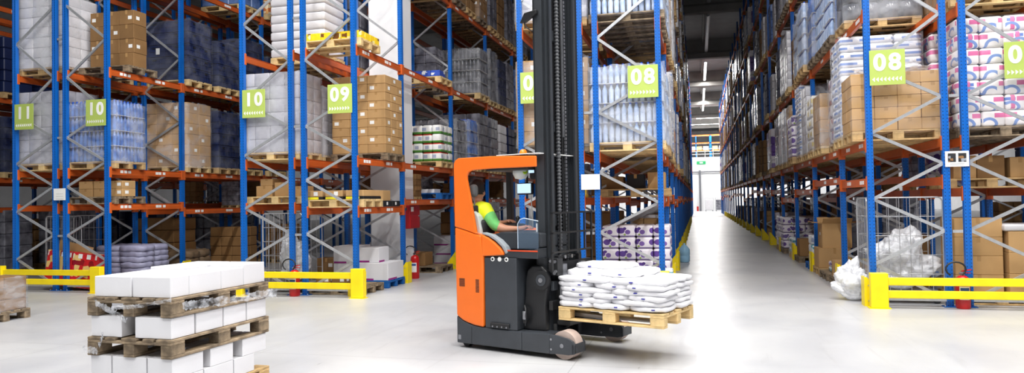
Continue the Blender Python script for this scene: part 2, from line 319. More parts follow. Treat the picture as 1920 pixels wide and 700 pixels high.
# lacing nodes: aisle-side and rear-side heights
NODES = [('a', .10), ('r', .10), ('a', .60), ('r', 1.085), ('a', 1.545), ('r', 2.04), ('a', 2.505), ('r', 3.0), ('a', 3.49), ('r', 4.19), ('a', 4.9), ('r', 5.6), ('a', 6.3), ('r', 7.0), ('a', 7.7), ('r', 8.4), ('a', 9.1), ('r', 9.8), ('a', 10.5), ('r', 11.2)]
def ypost(i): return Y0+.05 if i == 0 else Y0+.05+B1+BAY*(i-1)
ROWS = {}
def rack(key, xa, xr, nb, lv, label, nrear=8, nbrace=7, lowA=None, skip=()):
    """one row of racking: xa aisle-side post line, xr rear post line"""
    T = tag(empty('pallet_rack', ((xa+xr)/2, Y0, 0)), label, 'rack', 'blue and orange pallet racks'); cx = (xa+xr)/2; sg = 1 if xa > xr else -1
    ROWS[key] = dict(xa=xa, xr=xr, sg=sg, lv=lv, nb=nb, lowA=lowA)
    pm_ = cached('post', lambda: post_mesh(RTOP)); pl = cached('plate', plate_mesh)
    for i in range(nb+1):
        y = ypost(i)
        for x in (xa, xr):
            if x == xr and i > nrear+3: continue
            if not seen([(x, y, 0), (x, y, RTOP)], 60): continue
            p = obj('post', pm_, T, (x-cx, y-Y0, 0))
            if i < 8: obj('base_plate', pl, p)
        if i <= nbrace:
            for (s0, z0), (s1, z1) in zip(NODES, NODES[1:]):
                if z0 > 5.2+i*1.3: break
                xA = (xa if s0 == 'a' else xr); xB = (xa if s1 == 'a' else xr); d = .03 if xB > xA else -.03
                x0, x1 = xA+d, xB-d
                if not seen([(x0, y, z0), (x1, y, z1)], 40): continue
                dx, dz = x1-x0, z1-z0
                me = cached(('br', round(abs(dx), 2), round(dz, 2)), lambda: brace_mesh(abs(dx), dz))
                obj('brace', me, T, (x0-cx, y-Y0-.012*(1 if s0 == 'a' else -1), z0), (0, math.atan2(dx, dz), 0))
    for li, zc in lv.items():
        for i in range(nb):
            z = lowA[i % len(lowA)] if li == 'A' and lowA else zc
            if z is None or (li, i) in skip: continue
            ya, yb = ypost(i)+.036, ypost(i+1)-.04; L = yb-ya
            for x in (xa, xr):
                if x == xr and i > nrear: continue
                if not seen([(x, ya, z), (x, yb, z)], 60): continue
                b = obj('beam', cached(('beam', round(L, 3)), lambda: beam_mesh(L)), T, (x-cx, ya-Y0, z))
                if x == xa and i < 9:
                    for k in range(2 if i < 5 else 1):
                        obj('price_sticker', cached(('st', (i+k) % 4), lambda: stick_mesh((i+k) % 4)), b, (sg*.0265, .35+k*1.1 if L > 2.2 else .25+k*.95, 0))
                obj('beam_connector', cached('conn', conn_mesh), b, (0, -.01, 0)); obj('beam_connector', cached('conn', conn_mesh), b, (0, L+.01, 0))
    return T
LV = lambda A, B, C: {'A': A, 'B': B, 'C': C, 'D': 6.46, 'E': 8.7, 'F': 10.9}
rack('R9', -16.2, -17.2, 4, LV(1.6, 2.31, 4.24), 'blue rack at the left photo edge beyond the 11 sign', nbrace=3)
rack('R0a', UX[0], UX[1], 5, LV(1.62, 2.31, 4.24), 'blue pallet rack carrying the lime 11 sign', nbrace=4)
rack('R0b', UX[3], UX[2], 5, LV(1.62, 2.31, 4.24), 'blue pallet rack carrying the left lime 10 sign', nbrace=4, lowA=(1.62, 1.5))
rack('R1a', UX[4], UX[5], 5, LV(1.48, 2.36, 4.30), 'blue pallet rack carrying the right lime 10 sign', nbrace=4, lowA=(1.56,))
rack('R1b', UX[7], UX[6], 6, LV(1.48, 2.36, 4.32), 'blue pallet rack carrying the lime 09 sign by pillar', nbrace=4, lowA=(1.48, 1.62))
rack('R2a', UX[8], UX[9], 5, LV(1.58, 2.31, 4.38), 'blue rack behind the truck mast with half hidden sign', nbrace=4)
rack('R2b', UX[11], UX[10], 23, LV(1.58, 2.31, 4.38), 'long middle blue rack carrying the 08 sign, left of aisle', nbrace=6, lowA=(1.58, 1.6, 1.5))
rack('R3a', UX[12], UX[13], 23, LV(1.79, 2.345, 4.24), 'long right blue rack carrying the 08 sign, right of aisle', nbrace=7, lowA=(1.79, 1.86, 1.70, 1.5, 1.75, 1.8))
rack('R3b', UX[15], UX[14], 16, LV(1.62, 2.345, 4.24), 'blue rack at right photo edge behind the fire extinguisher', nbrace=4)
rack('R4', 7.65, 8.64, 5, LV(1.7, 2.345, 4.24), 'blue rack glimpsed behind the rack at right edge', nbrace=4)
rack('R5', 9.88, 8.89, 5, LV(1.7, 2.345, 4.24), 'hindmost blue rack glimpsed at right photo edge', nbrace=2)
rack('R8', -18.44, -17.45, 5, LV(1.6, 2.31, 4.24), 'hindmost blue rack glimpsed at left photo edge', nbrace=2)
# spacers tie the back-to-back rows together
sp = MB(); sp.box(-.065, .065, -.02, .02, -.02, .02, M_GALV); spm = sp.mesh('row_spacer')
for x, nm in (((UX[1]+UX[2])/2, 'leftmost pair of racks'), ((UX[5]+UX[6])/2, 'rack pair of signs 10 and 09'), ((UX[9]+UX[10])/2, 'rack pair behind the truck mast'), ((UX[13]+UX[14])/2, 'rack pair by the fire extinguisher')):
    for z, h in ((1.07, 'lower'), (3.0, 'upper'), (4.95, 'top')):
        tag(obj('row_spacer', spm, None, (x, Y0+.05, z)), f'{h} grey steel spacer bar joining the {nm}', 'spacer', 'row spacers')

# ------------------------------------------------------------------ pallets and loads
def plk(w, d, h, mt): m = MB(); m.bbox(-w/2, w/2, -d/2, d/2, 0, h, mt, .004); return m
PB = [(-.3275, .145), (-.18, .1), (0, .145), (.18, .1), (.3275, .145)]
def pallet(name, parent, loc=(0, 0, 0), rz=0, mt=None, full=True, sc=1.):
    """EUR pallet 1.2 x 0.8 m"""
    mt = mt or M_WOOD; k = mt.name
    if not full:
        def one():
            m = MB()
            for y, w in PB: m.box(-.6, .6, y-w/2, y+w/2, .122, .144, mt)
            for x in (-.5275, 0, .5275):
                m.box(x-.0725, x+.0725, -.4, .4, .1, .122, mt)
                for y in (-.35, 0, .35): m.box(x-.0725, x+.0725, y-.05, y+.05, .022, .1, mt)
            for y in (-.35, 0, .35): m.box(-.6, .6, y-.05, y+.05, 0, .022, mt)
            return m.mesh('pallet')
        return obj(name, cached(('pal1', k), one), parent, loc, (0, 0, rz))
    e = empty(name, loc, rz, parent); e.scale = (sc, sc, sc)
    q = lambda w, d, h, n: cached(('plk', k, w, d, h), lambda: plk(w, d, h, mt).mesh(n))
    for y, w in PB: obj('deck_board', q(1.2, w, .022, 'deck_board'), e, (0, y, .122))
    for x in (-.5275, 0, .5275):
        obj('cross_board', q(.145, .8, .022, 'cross_board'), e, (x, 0, .1))
        for y in (-.35, 0, .35): obj('block', q(.145, .1, .078, 'block'), e, (x, y, .022))
    for y in (-.35, 0, .35): obj('bottom_board', q(1.2, .1, .022, 'bottom_board'), e, (0, y, 0))
    return e
def carton_mesh(w, d, h, mt, label=0, tape=True, band=None, b=.006):
    def f():
        m = MB(); m.bbox(-w/2, w/2, -d/2, d/2, 0, h, mt, min(b, h*.1))
        if tape and mt is not M_WCARD:
            m.box(-.025, .025, -d/2-.0006, d/2+.0006, h-.0002, h+.0008, M_TAPE)
            for s in (-1, 1): m.box(-.025, .025, s*(d/2+.0004)-.0004, s*(d/2+.0004)+.0004, h*.72, h, M_TAPE)
        if label:
            for s in (-1, 1):
                m.box(w*.12, w*.12+min(.09, w*.3), s*(d/2+.0006)-.0006, s*(d/2+.0006)+.0006, h*.35, h*.35+min(.07, h*.4), M_WHITE)
                m.box(s*(w/2+.0006)-.0006, s*(w/2+.0006)+.0006, -d*.3, -d*.3+min(.09, d*.35), h*.35, h*.35+min(.07, h*.4), M_WHITE)
        if band:
            for s in (-1, 1):
                m.box(-w/2+.01, w*.05, s*(d/2+.0006)-.0006, s*(d/2+.0006)+.0006, .0, .035, band)
                m.box(s*(w/2+.0006)-.0006, s*(w/2+.0006)+.0006, -d/2+.01, d*.05, .0, .035, band)
        return m.mesh('carton')
    return cached(('ct', round(w, 3), round(d, 3), round(h, 3), mt.name, label, tape, band.name if band else 0), f)
def soft_mesh(w, d, h, mt, b=.035):
    def f():
        m = MB(); m.bbox(-w/2, w/2, -d/2, d/2, 0, h, mt, min(b, h*.3, d*.3, w*.3), 2, smooth=True); return m.mesh('pack')
    return cached(('sf', round(w, 3), round(d, 3), round(h, 3), mt.name, b), f)
def bottle_pack(w, d, h, nx, ny, mt, cap):
    def f():
        m = MB(); r = min(w/nx, d/ny)/2*.97
        for i in range(nx):
            for j in range(ny):
                c = (-w/2+(i+.5)*w/nx, -d/2+(j+.5)*d/ny, 0)
                m.lathe([(r*.8, 0), (r, .02), (r, h*.3), (r*.93, h*.36), (r, h*.42), (r, h*.66), (r*.42, h*.88), (r*.42, h*.91)], mt, 8, c)
                m.lathe([(r*.46, h*.91), (r*.46, h*.985)], cap, 6, c)
        m.box(-w/2, w/2, -d/2, d/2, .005, h*.75, M_FILMT); return m.mesh('bottle_pack')
    return cached(('bp', round(w, 3), round(d, 3), round(h, 3), nx, ny, mt.name, cap.name), f)
def crate_mesh(w, d, h, mt):
    def f():
        m = MB(); t = .012
        m.box(-w/2+.01, w/2-.01, -d/2+.01, d/2-.01, 0, h-.01, mt)
        for z in (0, h*.45, h-.04): m.box(-w/2, w/2, -d/2, d/2, z, z+.028, mt)
        for i in range(5):
            x = -w/2+.02+(w-.06)*i/4; m.box(x, x+.02, -d/2+.002, d/2-.002, .01, h-.02, mt)
        for i in range(4):
            y = -d/2+.02+(d-.06)*i/3; m.box(-w/2+.002, w/2-.002, y, y+.02, .01, h-.02, mt)
        for s in (-1, 1):
            m.box(-.06, .06, s*(d/2+.001)-.002, s*(d/2+.001)+.002, h*.68, h*.78, M_BLACK); m.box(s*(w/2+.001)-.002, s*(w/2+.001)+.002, -.05, .05, h*.68, h*.78, M_BLACK)
        return m.mesh('crate')
    return cached(('cr', w, d, h, mt.name), f)
def film_mesh(seed=0):
    """unit wrap: x,y in -.5...5, z 0..1, four crumpled sides"""
    def f():
        r = random.Random(seed); m = MB(); n = 9; k = 9; pts = []
        ring = [(-.5+i/n, -.5) for i in range(n)]+[(.5, -.5+i/n) for i in range(n)]+[(.5-i/n, .5) for i in range(n)]+[(-.5, .5-i/n) for i in range(n)]
        for z in range(k+1):
            for x, y in ring:
                a = 1+r.uniform(-.006, .012); pts.append((x*a, y*a, z/k+(r.uniform(-.02, .02) if 0 < z else 0)))
        N = len(ring); m.add(pts, [(z*N+i, z*N+(i+1) % N, (z+1)*N+(i+1) % N, (z+1)*N+i) for z in range(k) for i in range(N)], M_FILM, True); return m.mesh('stretch_film')
    return cached(('fm', seed), f)
def wrap(T, w, d, z0, h, mt=M_FILM, dx=0, dy=0):
    me = cached(('fmm', R.randint(0, 2), mt.name), lambda: None)
    s = R.randint(0, 2); key = ('fmx', s, mt.name)
    if key not in MC:
        c = film_mesh(s).copy(); c.materials[0] = mt; MC[key] = c
    return obj('stretch_film', MC[key], T, (dx, dy, z0), (0, 0, R.choice((0, PI))), (w+.02, d+.02, h))
def shell(nx, ny, nz):
    for k in range(nz):
        for i in range(nx):
            for j in range(ny):
                if 0 < i < nx-1 and 0 < j < ny-1 and k < nz-1: continue
                yield i, j, k
def stack(T, part, mesher, w, d, nx, ny, nz, h, z0=.146, jit=.004, skip=0., gap=.004, top_missing=0):
    cw, cdp = w/nx, d/ny
    for i, j, k in shell(nx, ny, nz):
        if k == nz-1 and R.random() < top_missing: continue
        m = mesher(cw-gap, cdp-gap, h-.003, i, j, k)
        obj(part, m, T, (-w/2+(i+.5)*cw+R.uniform(-jit, jit), -d/2+(j+.5)*cdp+R.uniform(-jit, jit), z0+k*h), (0, 0, R.choice((0, PI)) if part != 'crate' else 0))
    return z0+nz*h
def pack_mat(name, base, bars=(), rings=(), rough=.32):
    """printed pack: coloured bars (u0,u1,z0,z1,rgb,chance) and discs (u,z,r0,r1,rgb) laid out on each pack's own faces"""
    m = bpy.data.materials.new(name); m.use_nodes = True; nt = m.node_tree; L = nt.links; b = nt.nodes['Principled BSDF']; b.inputs['Roughness'].default_value = rough
    tc = nd(nt, 'ShaderNodeTexCoord'); sx = nd(nt, 'ShaderNodeSeparateXYZ'); L.new(tc.outputs['Generated'], sx.inputs[0]); oi = nd(nt, 'ShaderNodeObjectInfo')
    def M(op, *a):
        n = nd(nt, 'ShaderNodeMath', operation=op)
        for i, q in enumerate(a):
            if hasattr(q, 'links'): L.new(q, n.inputs[i])
            else: n.inputs[i].default_value = q
        return n.outputs[0]
    u = M('FRACT', M('ADD', M('ADD', sx.outputs['X'], sx.outputs['Y']), M('MULTIPLY', oi.outputs['Random'], .35))); z = sx.outputs['Z']
    col = nd(nt, 'ShaderNodeRGB').outputs[0]; col.default_value = (*lin(base), 1)
    def over(col, fac, rgb):
        mx = nd(nt, 'ShaderNodeMix', data_type='RGBA'); L.new(fac, mx.inputs['Factor']); L.new(col, mx.inputs['A']); mx.inputs['B'].default_value = (*lin(rgb), 1); return mx.outputs['Result']
    for u0, u1, z0, z1, rgb, ch in bars:
        f = M('MULTIPLY', M('MULTIPLY', M('GREATER_THAN', u, u0), M('LESS_THAN', u, u1)), M('MULTIPLY', M('GREATER_THAN', z, z0), M('LESS_THAN', z, z1)))
        if ch < 1: f = M('MULTIPLY', f, M('LESS_THAN', M('FRACT', M('MULTIPLY', oi.outputs['Random'], 7.31+u0)), ch))
        col = over(col, f, rgb)
    for cu, cz, r0, r1, rgb in rings:
        d = M('SQRT', M('ADD', M('POWER', M('SUBTRACT', u, cu), 2.), M('POWER', M('MULTIPLY', M('SUBTRACT', z, cz), .8), 2.)))
        col = over(col, M('MULTIPLY', M('GREATER_THAN', d, r0), M('LESS_THAN', d, r1)), rgb)
    L.new(col, b.inputs['Base Color'])
    nz = nd(nt, 'ShaderNodeTexNoise'); nz.inputs['Scale'].default_value = 9; L.new(tc.outputs['Object'], nz.inputs['Vector'])
    bp = nd(nt, 'ShaderNodeBump'); bp.inputs['Strength'].default_value = .35; bp.inputs['Distance'].default_value = .02
    L.new(nz.outputs['Fac'], bp.inputs['Height']); L.new(bp.outputs['Normal'], b.inputs['Normal']); MATS[name] = m; return m
PRINTS = {
 'pink': pack_mat('print_pink_blue', (238, 233, 232), [(.08, .55, .55, .84, (214, 112, 160), 1.1), (.6, .95, .6, .8, (96, 124, 196), .35), (.62, .8, .05, .95, (214, 110, 160), .3)], [(.78, .1, .24, .38, (126, 152, 208))]),
 'stripe': pack_mat('print_blue_white', (228, 230, 238), [(.05, .8, .3, .62, (104, 136, 200), 1.1), (.5, .95, .72, .85, (170, 184, 216), .6)]),
 'violet': pack_mat('print_violet', (232, 226, 234), [(0, 1, 0, .12, (150, 130, 180), 1.1)], [(.3, .55, 0, .2, (100, 70, 150)), (.68, .42, 0, .16, (122, 92, 166)), (.5, .72, 0, .1, (80, 52, 128)), (.5, .2, 0, .07, (150, 176, 84))]),
 'teal': pack_mat('print_teal', (226, 236, 238), [(0, 1, .2, .6, (40, 142, 162), 1.1), (.3, .7, .3, .5, (180, 216, 222), 1.1)]),
 'green': pack_mat('print_green_red', (242, 242, 240), [(0, 1, 0, .26, (88, 156, 62), 1.1), (0, 1, .86, 1.1, (190, 62, 50), .45), (.3, .7, .35, .72, (176, 184, 206), .6)]),
 'amber': print_mat('print_amber', (240, 170, 60), (7, 7, 10), (226, 120, 30), (250, 230, 190), thr=(.5, .8), wave=True),
 'yellow': print_mat('print_yellow', (246, 208, 40), (9, 9, 14), (120, 74, 30), (250, 236, 160), thr=(.66, .84)),
 'mixed': print_mat('print_mixed', (214, 212, 218), (6, 6, 8), (140, 120, 150), (170, 90, 84), thr=(.55, .85), wave=True),
}
RN = {'R9': 'left edge rack', 'R0a': 'rack under sign 11', 'R0b': 'left 10 rack', 'R1a': 'right 10 rack', 'R1b': 'pillar side rack', 'R2a': 'mast side rack', 'R2b': 'middle 08 rack', 'R3a': 'right 08 rack', 'R3b': 'right edge rack', 'R4': 'far right rack', 'R5': 'hindmost right rack', 'R8': 'hindmost left rack'}
LN = {'A': 'low shelf', 'B': 'second shelf', 'C': 'third shelf', 'D': 'fourth shelf', 'E': 'fifth shelf', 'F': 'sixth shelf', 'G': 'floor'}
KIND = {}
def kind(name, desc, cat, fn, pal=None, full=True): KIND[name] = (desc, cat, fn, pal, full)
def cartons(mt, nx, ny, nz, h, label=1, film=M_FILMT, w=1.2, d=.8, tm=0, band=None):
    def fn(T):
        z = stack(T, 'carton', lambda a, b, c, i, j, k: carton_mesh(a, b, c, mt, label if (i+j+k) % 2 else 0, band=band), w, d, nx, ny, nz, h, top_missing=tm)
        if film: wrap(T, w, d, .1, z-.1-(h if tm else 0), film)
    return fn
def packs(pr, nx, ny, nz, h, film=M_FILMT, w=1.2, d=.8, b=.035):
    mt = PRINTS.get(pr) or pr
    def fn(T):
        z = stack(T, 'pack', lambda p, q, r, i, j, k: soft_mesh(p, q, r, mt, b), w, d, nx, ny, nz, h, jit=.006)
        if film: wrap(T, w, d, .1, z-.1, film)
    return fn
def bottles(mt, nz, h, cap=M_CAP, film=M_FILM, w=1.18, d=.78):
    def fn(T):
        z = stack(T, 'bottle_pack', lambda a, b, c, i, j, k: bottle_pack(a, b, c, 3, 3, mt, cap), w, d, 4, 3, nz, h, jit=.003)
        for k in range(1, nz): obj('slip_sheet', cached(('slip', w, d), lambda: (lambda m: (m.box(-w/2, w/2, -d/2, d/2, -.006, -.001, M_WHITE), m)[1])(MB()).mesh('slip_sheet')), T, (0, 0, .146+k*h))
        wrap(T, w, d, .1, z-.13, film)
    return fn
def crates(nz, h=.26, film=M_FILMT):
    def fn(T):
        z = stack(T, 'crate', lambda a, b, c, i, j, k: crate_mesh(a, b, c, M_CRATE), 1.2, .8, 2, 2, nz, h)
        t = obj('paper_tag', cached('ptag', lambda: (lambda m: (m.box(-.05, .05, -.001, .001, 0, .14, M_WHITE), m)[1])(MB()).mesh('paper_tag')), T, (-.2, -.405, .146+h*2.2))
        wrap(T, 1.2, .8, .1, z-.1, film)
    return fn
def rolls(mt, n=4, nz=5, h=.3, film=M_FILM):
    def fn(T):
        def rm():
            m = MB(); m.lathe([(.1, 0), (.145, .015), (.147, h*.5), (.145, h-.02), (.1, h-.005)], mt, 12); return m.mesh('drum')
        me = cached(('rm', mt.name, h), rm)
        for i, j, k in shell(4, 2, nz): obj('drum', me, T, (-.45+i*.3, -.2+j*.4, .146+k*h), (0, 0, 0), (1, 1.3, 1))
        wrap(T, 1.2, .8, .1, nz*h, film)
    return fn
def bulk(mt, nz, h, nx=3, ny=2):
    """distant load: banded block of packs, one mesh"""
    def fn(T):
        def f():
            r = random.Random(nz*7+nx); m = MB(); w, d = 1.18/nx, .78/ny
            for k in range(nz):
                ox, oy = r.uniform(-.012, .012), r.uniform(-.012, .012)
                for i in range(nx):
                    for j in range(ny): m.bbox(-.59+i*w+.004+ox, -.59+(i+1)*w-.004+ox, -.39+j*d+.004+oy, -.39+(j+1)*d-.004+oy, .146+k*h, .146+(k+1)*h-.005, mt, .02)
            return m.mesh('stacked_goods')
        obj('stacked_goods', cached(('bulk', mt.name, nz, h, nx, ny), f), T)
    return fn
kind('blue_bottles', 'wrapped blue water bottle packs', 'bottles', bottles(M_BOT, 4, .30))
kind('pale_bottles', 'wrapped pale water bottle packs', 'bottles', bottles(M_BOTW, 4, .315, film=M_FILMH))
kind('pale_bottles3', 'wrapped clear water bottle packs', 'bottles', bottles(M_BOTW, 5, .30, film=M_FILMT))
kind('grey_bottles', 'wrapped grey bottle packs', 'bottles', bottles(M_BOTG, 4, .28, M_BLACK, M_FILM))
kind('brown_wrapped', 'film wrapped brown cartons', 'cartons', cartons(M_CARD, 3, 2, 6, .235, 1, M_FILM))
kind('brown_08', 'low film wrapped brown cartons', 'cartons', cartons(M_CARD, 4, 2, 5, .165, 0, M_FILMT))
kind('brown_tall', 'unwrapped tall brown carton block', 'cartons', cartons(M_CARD, 3, 3, 9, .165, 1, None, 1.12))
kind('brown_dark', 'dark brown cartons', 'cartons', cartons(M_CARD2, 3, 2, 5, .25, 1, M_FILMT), M_WOODG)
kind('brown_low', 'low half height brown cartons', 'cartons', cartons(M_CARD, 3, 2, 4, .25, 0, M_FILM))
kind('brown_thin', 'single row of dark brown cartons', 'cartons', cartons(M_CARD2, 3, 1, 4, .29, 1, None, 1.06, .36), M_WOODG)
kind('silver', 'silvery film wrapped goods', 'goods', packs(M_SILV, 4, 3, 6, .242, M_FILMH, b=.012))
kind('white', 'white film wrapped goods', 'goods', packs(M_WRAPW, 3, 2, 7, .206, M_FILMH, b=.012))
kind('white_tall', 'tall white wrapped bags', 'goods', packs(M_WRAPW, 1, 1, 9, .17, None))
kind('crates', 'navy plastic crates', 'crates', crates(5, .27))
kind('crates_low', 'low stacked navy crates', 'crates', crates(4, .27))
kind('pink', 'pink and blue printed paper packs', 'packs', packs('pink', 4, 2, 7, .225, M_FILMT))
kind('stripe', 'blue striped white packs', 'packs', packs('stripe', 3, 2, 13, .125, M_FILM))
kind('violet', 'violet printed packs', 'packs', packs('violet', 4, 3, 4, .22, M_FILMT))
kind('teal', 'teal and white printed packs', 'packs', packs('teal', 3, 2, 3, .13, M_FILM))
kind('green', 'green banded white cartons', 'cartons', packs('green', 5, 3, 4, .215, None))
kind('amber', 'amber bottles in film', 'bottles', packs('amber', 5, 4, 2, .3, M_FILMT))
kind('amberw', 'white and yellow printed cartons', 'cartons', packs(pack_mat('print_white_yellow', (226, 222, 214), [(.2, .7, .3, .7, (214, 190, 90), 1.1), (0, 1, 0, .12, (196, 196, 200), 1.1)]), 3, 2, 5, .22, M_FILM))
kind('drums', 'film wrapped stacked drums', 'drums', rolls(M_BOTG, 4, 5, .3))
kind('mixed', 'mixed printed packs in film', 'packs', packs('mixed', 3, 2, 5, .24, M_FILM))
kind('lime', 'pale green wrapped packs', 'packs', packs(mat('wrap_pale_green', (186, 200, 150), .3, 0, .15, 8, .4, 20), 3, 2, 5, .28, M_FILM))
MB_BLU = mat('bulk_blue_shrink', (120, 150, 205), .22, 0, .15, 4, .3, 7, .6, .15, rgb2=(70, 100, 165)); MB_GRY = mat('bulk_grey_shrink', (146, 146, 156), .22, 0, .15, 4, .3, 7, .6, .2, rgb2=(88, 88, 100))
kind('far_blue', 'blue shrink wrapped goods', 'goods', bulk(MB_BLU, 5, .28), full=False)
kind('far_grey', 'grey shrink wrapped goods', 'goods', bulk(MB_GRY, 5, .29), full=False)
kind('far_white', 'white shrink wrapped goods', 'goods', bulk(M_WRAPW, 5, .27, 2, 2), full=False)
kind('far_brown', 'brown carton goods', 'cartons', bulk(M_CARD, 5, .26), full=False)
kind('far_dark', 'dark brown carton goods', 'cartons', bulk(M_CARD2, 4, .3), full=False)
kind('far_violet', 'violet printed goods', 'packs', bulk(PRINTS['violet'], 5, .26), full=False)
kind('far_navy', 'navy crate goods', 'crates', bulk(M_CRATE, 5, .27, 2, 2), full=False)
def slots(row, i):
    """pallet centres along the aisle in bay i"""
    if i == 0: return [Y0+.57, Y0+1.56]
    y = ypost(i); return [y+.53, y+1.51, y+2.49]
COUNT = {}
def load(kd, row, lvl, i, s, pal=None, dy=0, dx=0, sx=1., full=None):
    rw = ROWS[row]; desc, cat, fn, p0, f0 = KIND[kd]; full = f0 if full is None else full
    z = 0 if lvl == 'G' else (rw['lowA'][i % len(rw['lowA'])] if lvl == 'A' and rw['lowA'] else rw['lv'][lvl])+.061
    x = (rw['xa']+rw['xr'])/2+dx+R.uniform(-.015, .015); y = slots(row, i)[s]+dy
    if not seen([(x+a, y+b, z+c) for a in (-.6, .6) for b in (-.4, .4) for c in (0, 1.3)], 30): return None
    n = s+1 if i == 0 else 2+3*(i-1)+s+1
    lab = f"{desc}, {ORD[i]} bay, {('near', 'far')[s] if i == 0 else ('near', 'middle', 'far')[s]} slot, {LN[lvl]} of {RN[row]}"; grp = f'pallet loads in the {RN[row]}'
    nm = {'bottles': 'bottle_pallet_load', 'cartons': 'carton_pallet_load', 'goods': 'wrapped_pallet_load', 'crates': 'crate_pallet_load', 'packs': 'pack_pallet_load', 'drums': 'drum_pallet_load'}[cat]
    T = tag(empty(nm, (x, y, z), R.uniform(-.02, .02)), lab, 'pallet load', grp); T.scale = (sx, sx, sx)
    pallet('pallet', T, mt=pal or p0 or R.choice((M_WOOD, M_WOOD, M_WOODG, M_WOODL)), full=full and i < 2); fn(T); return T

def crumple(x, y, z, w, d, h, seed, label, mt, grp='heaps of waste film'):
    r = random.Random(seed); bm = bmesh.new(); bmesh.ops.create_icosphere(bm, subdivisions=5, radius=1)
    from mathutils import noise
    off = Vector((seed*3.1, 1.7*seed, 0))
    for v in bm.verts:
        p = v.co.copy(); f1 = noise.noise(p*1.3+off); f2 = abs(noise.noise(p*3.2+off)); f3 = abs(noise.noise(p*7+off*2)); f4 = noise.noise(p*16+off)
        k = .8+.5*f1+.34*f2+.13*f3+.04*f4; t = p.z*.5+.5
        tap = 1.12-.5*t**1.5+.25*noise.noise(Vector((t*4, seed, p.x)))
        v.co = Vector((p.x*w/2*k*tap, p.y*d/2*k*tap, max(0, t*h*(.72+.45*k+.2*f1))))
    m = MB(); m.bm(bm, mt, True); return tag(obj('waste_film', m, None, (x, y, z)), label, 'plastic film', grp)
# ------------------------------------------------------------------ loads near the front, as in the photograph
for a in (('silver', 'R0a', 'B', 0, 0), ('grey_bottles', 'R0a', 'B', 0, 1), ('white', 'R0a', 'C', 0, 0), ('grey_bottles', 'R0a', 'C', 0, 1), ('far_grey', 'R0a', 'B', 1, 0), ('far_navy', 'R0a', 'C', 1, 0),
          ('crates', 'R9', 'B', 1, 0), ('far_grey', 'R9', 'B', 1, 1), ('far_navy', 'R9', 'C', 1, 1), ('far_navy', 'R9', 'C', 1, 0), ('far_grey', 'R9', 'B', 2, 0), ('far_white', 'R9', 'B', 0, 1), ('far_navy', 'R9', 'C', 0, 1)):
    load(*a)
load('blue_bottles', 'R0b', 'B', 0, 0, dy=-.06); load('brown_wrapped', 'R0b', 'B', 1, 0, dy=-.08); load('crates', 'R0b', 'B', 1, 1, M_WOOD); load('far_navy', 'R0b', 'B', 1, 2); load('far_navy', 'R0b', 'B', 2, 0)
load('brown_thin', 'R0b', 'C', 0, 0, dy=.28); load('crates', 'R0b', 'C', 1, 0, M_WOODL, dy=-.02); load('crates_low', 'R0b', 'C', 1, 1, M_WOODL, dy=.05); load('crates', 'R0b', 'C', 1, 2); load('crates_low', 'R0b', 'C', 2, 0); load('crates_low', 'R0b', 'C', 2, 1); load('far_navy', 'R0b', 'C', 2, 2)
load('amber', 'R0b', 'D', 2, 0); load('crates', 'R0b', 'D', 2, 1); load('far_blue', 'R0b', 'D', 1, 2); load('far_navy', 'R0b', 'D', 2, 2); load('far_dark', 'R0b', 'D', 1, 0)
load('silver', 'R1a', 'B', 0, 0, dy=-.04); load('silver', 'R1a', 'B', 0, 1, dy=-.1, sx=.92); load('white_tall', 'R1a', 'C', 0, 1, M_WOODL, dy=-.06); load('far_grey', 'R1a', 'C', 1, 0)
load('brown_tall', 'R1b', 'B', 0, 1, M_WOODG, dx=.02)
load('green', 'R1b', 'B', 1, 2, M_WOODL, sx=.98); load('grey_bottles', 'R1b', 'B', 2, 0); load('blue_bottles', 'R1b', 'B', 2, 1); load('far_grey', 'R1b', 'B', 2, 2); load('far_grey', 'R1b', 'B', 3, 0); load('far_white', 'R1b', 'B', 3, 1); load('far_navy', 'R1b', 'B', 3, 2)
load('grey_bottles', 'R1b', 'C', 2, 2, dy=-.15, sx=1.12); load('far_grey', 'R1b', 'C', 2, 0, sx=.7, dx=-.38); load('drums', 'R1b', 'C', 3, 0); load('crates', 'R1b', 'C', 3, 1); load('far_grey', 'R1b', 'C', 3, 2); load('far_blue', 'R1b', 'C', 4, 0); load('far_grey', 'R1b', 'C', 4, 1); load('far_grey', 'R1b', 'C', 4, 2)
for i, s, k in ((1, 2, 'far_dark'), (2, 0, 'brown_dark'), (2, 1, 'far_dark'), (2, 2, 'brown_dark'), (3, 0, 'far_grey'), (3, 1, 'far_dark'), (3, 2, 'far_grey'), (4, 0, 'far_grey'), (4, 1, 'far_grey')): load(k, 'R1b', 'D', i, s, dy=.02)
load('brown_wrapped', 'R2a', 'B', 0, 0); load('brown_wrapped', 'R2a', 'B', 0, 1); load('white', 'R2a', 'C', 0, 0); load('far_dark', 'R2a', 'C', 1, 0); load('far_grey', 'R2a', 'B', 1, 0)
load('pale_bottles', 'R2b', 'B', 0, 0, M_WOODL, dy=-.1); load('pale_bottles', 'R2b', 'B', 0, 1); load('pale_bottles3', 'R2b', 'C', 0, 0, M_WOODG, dy=-.08); load('pale_bottles3', 'R2b', 'C', 0, 1, M_WOODG)
load('white', 'R2b', 'B', 1, 0); load('stripe', 'R2b', 'B', 1, 1); load('amber', 'R2b', 'B', 1, 2); load('pale_bottles', 'R2b', 'C', 1, 0); load('brown_wrapped', 'R2b', 'C', 1, 1); load('white', 'R2b', 'C', 1, 2)
load('brown_08', 'R3a', 'B', 0, 0, M_WOOD, dy=.1, dx=-.03, sx=1.04); load('stripe', 'R3a', 'B', 0, 1, M_WOODL, dy=.03, dx=-.05)
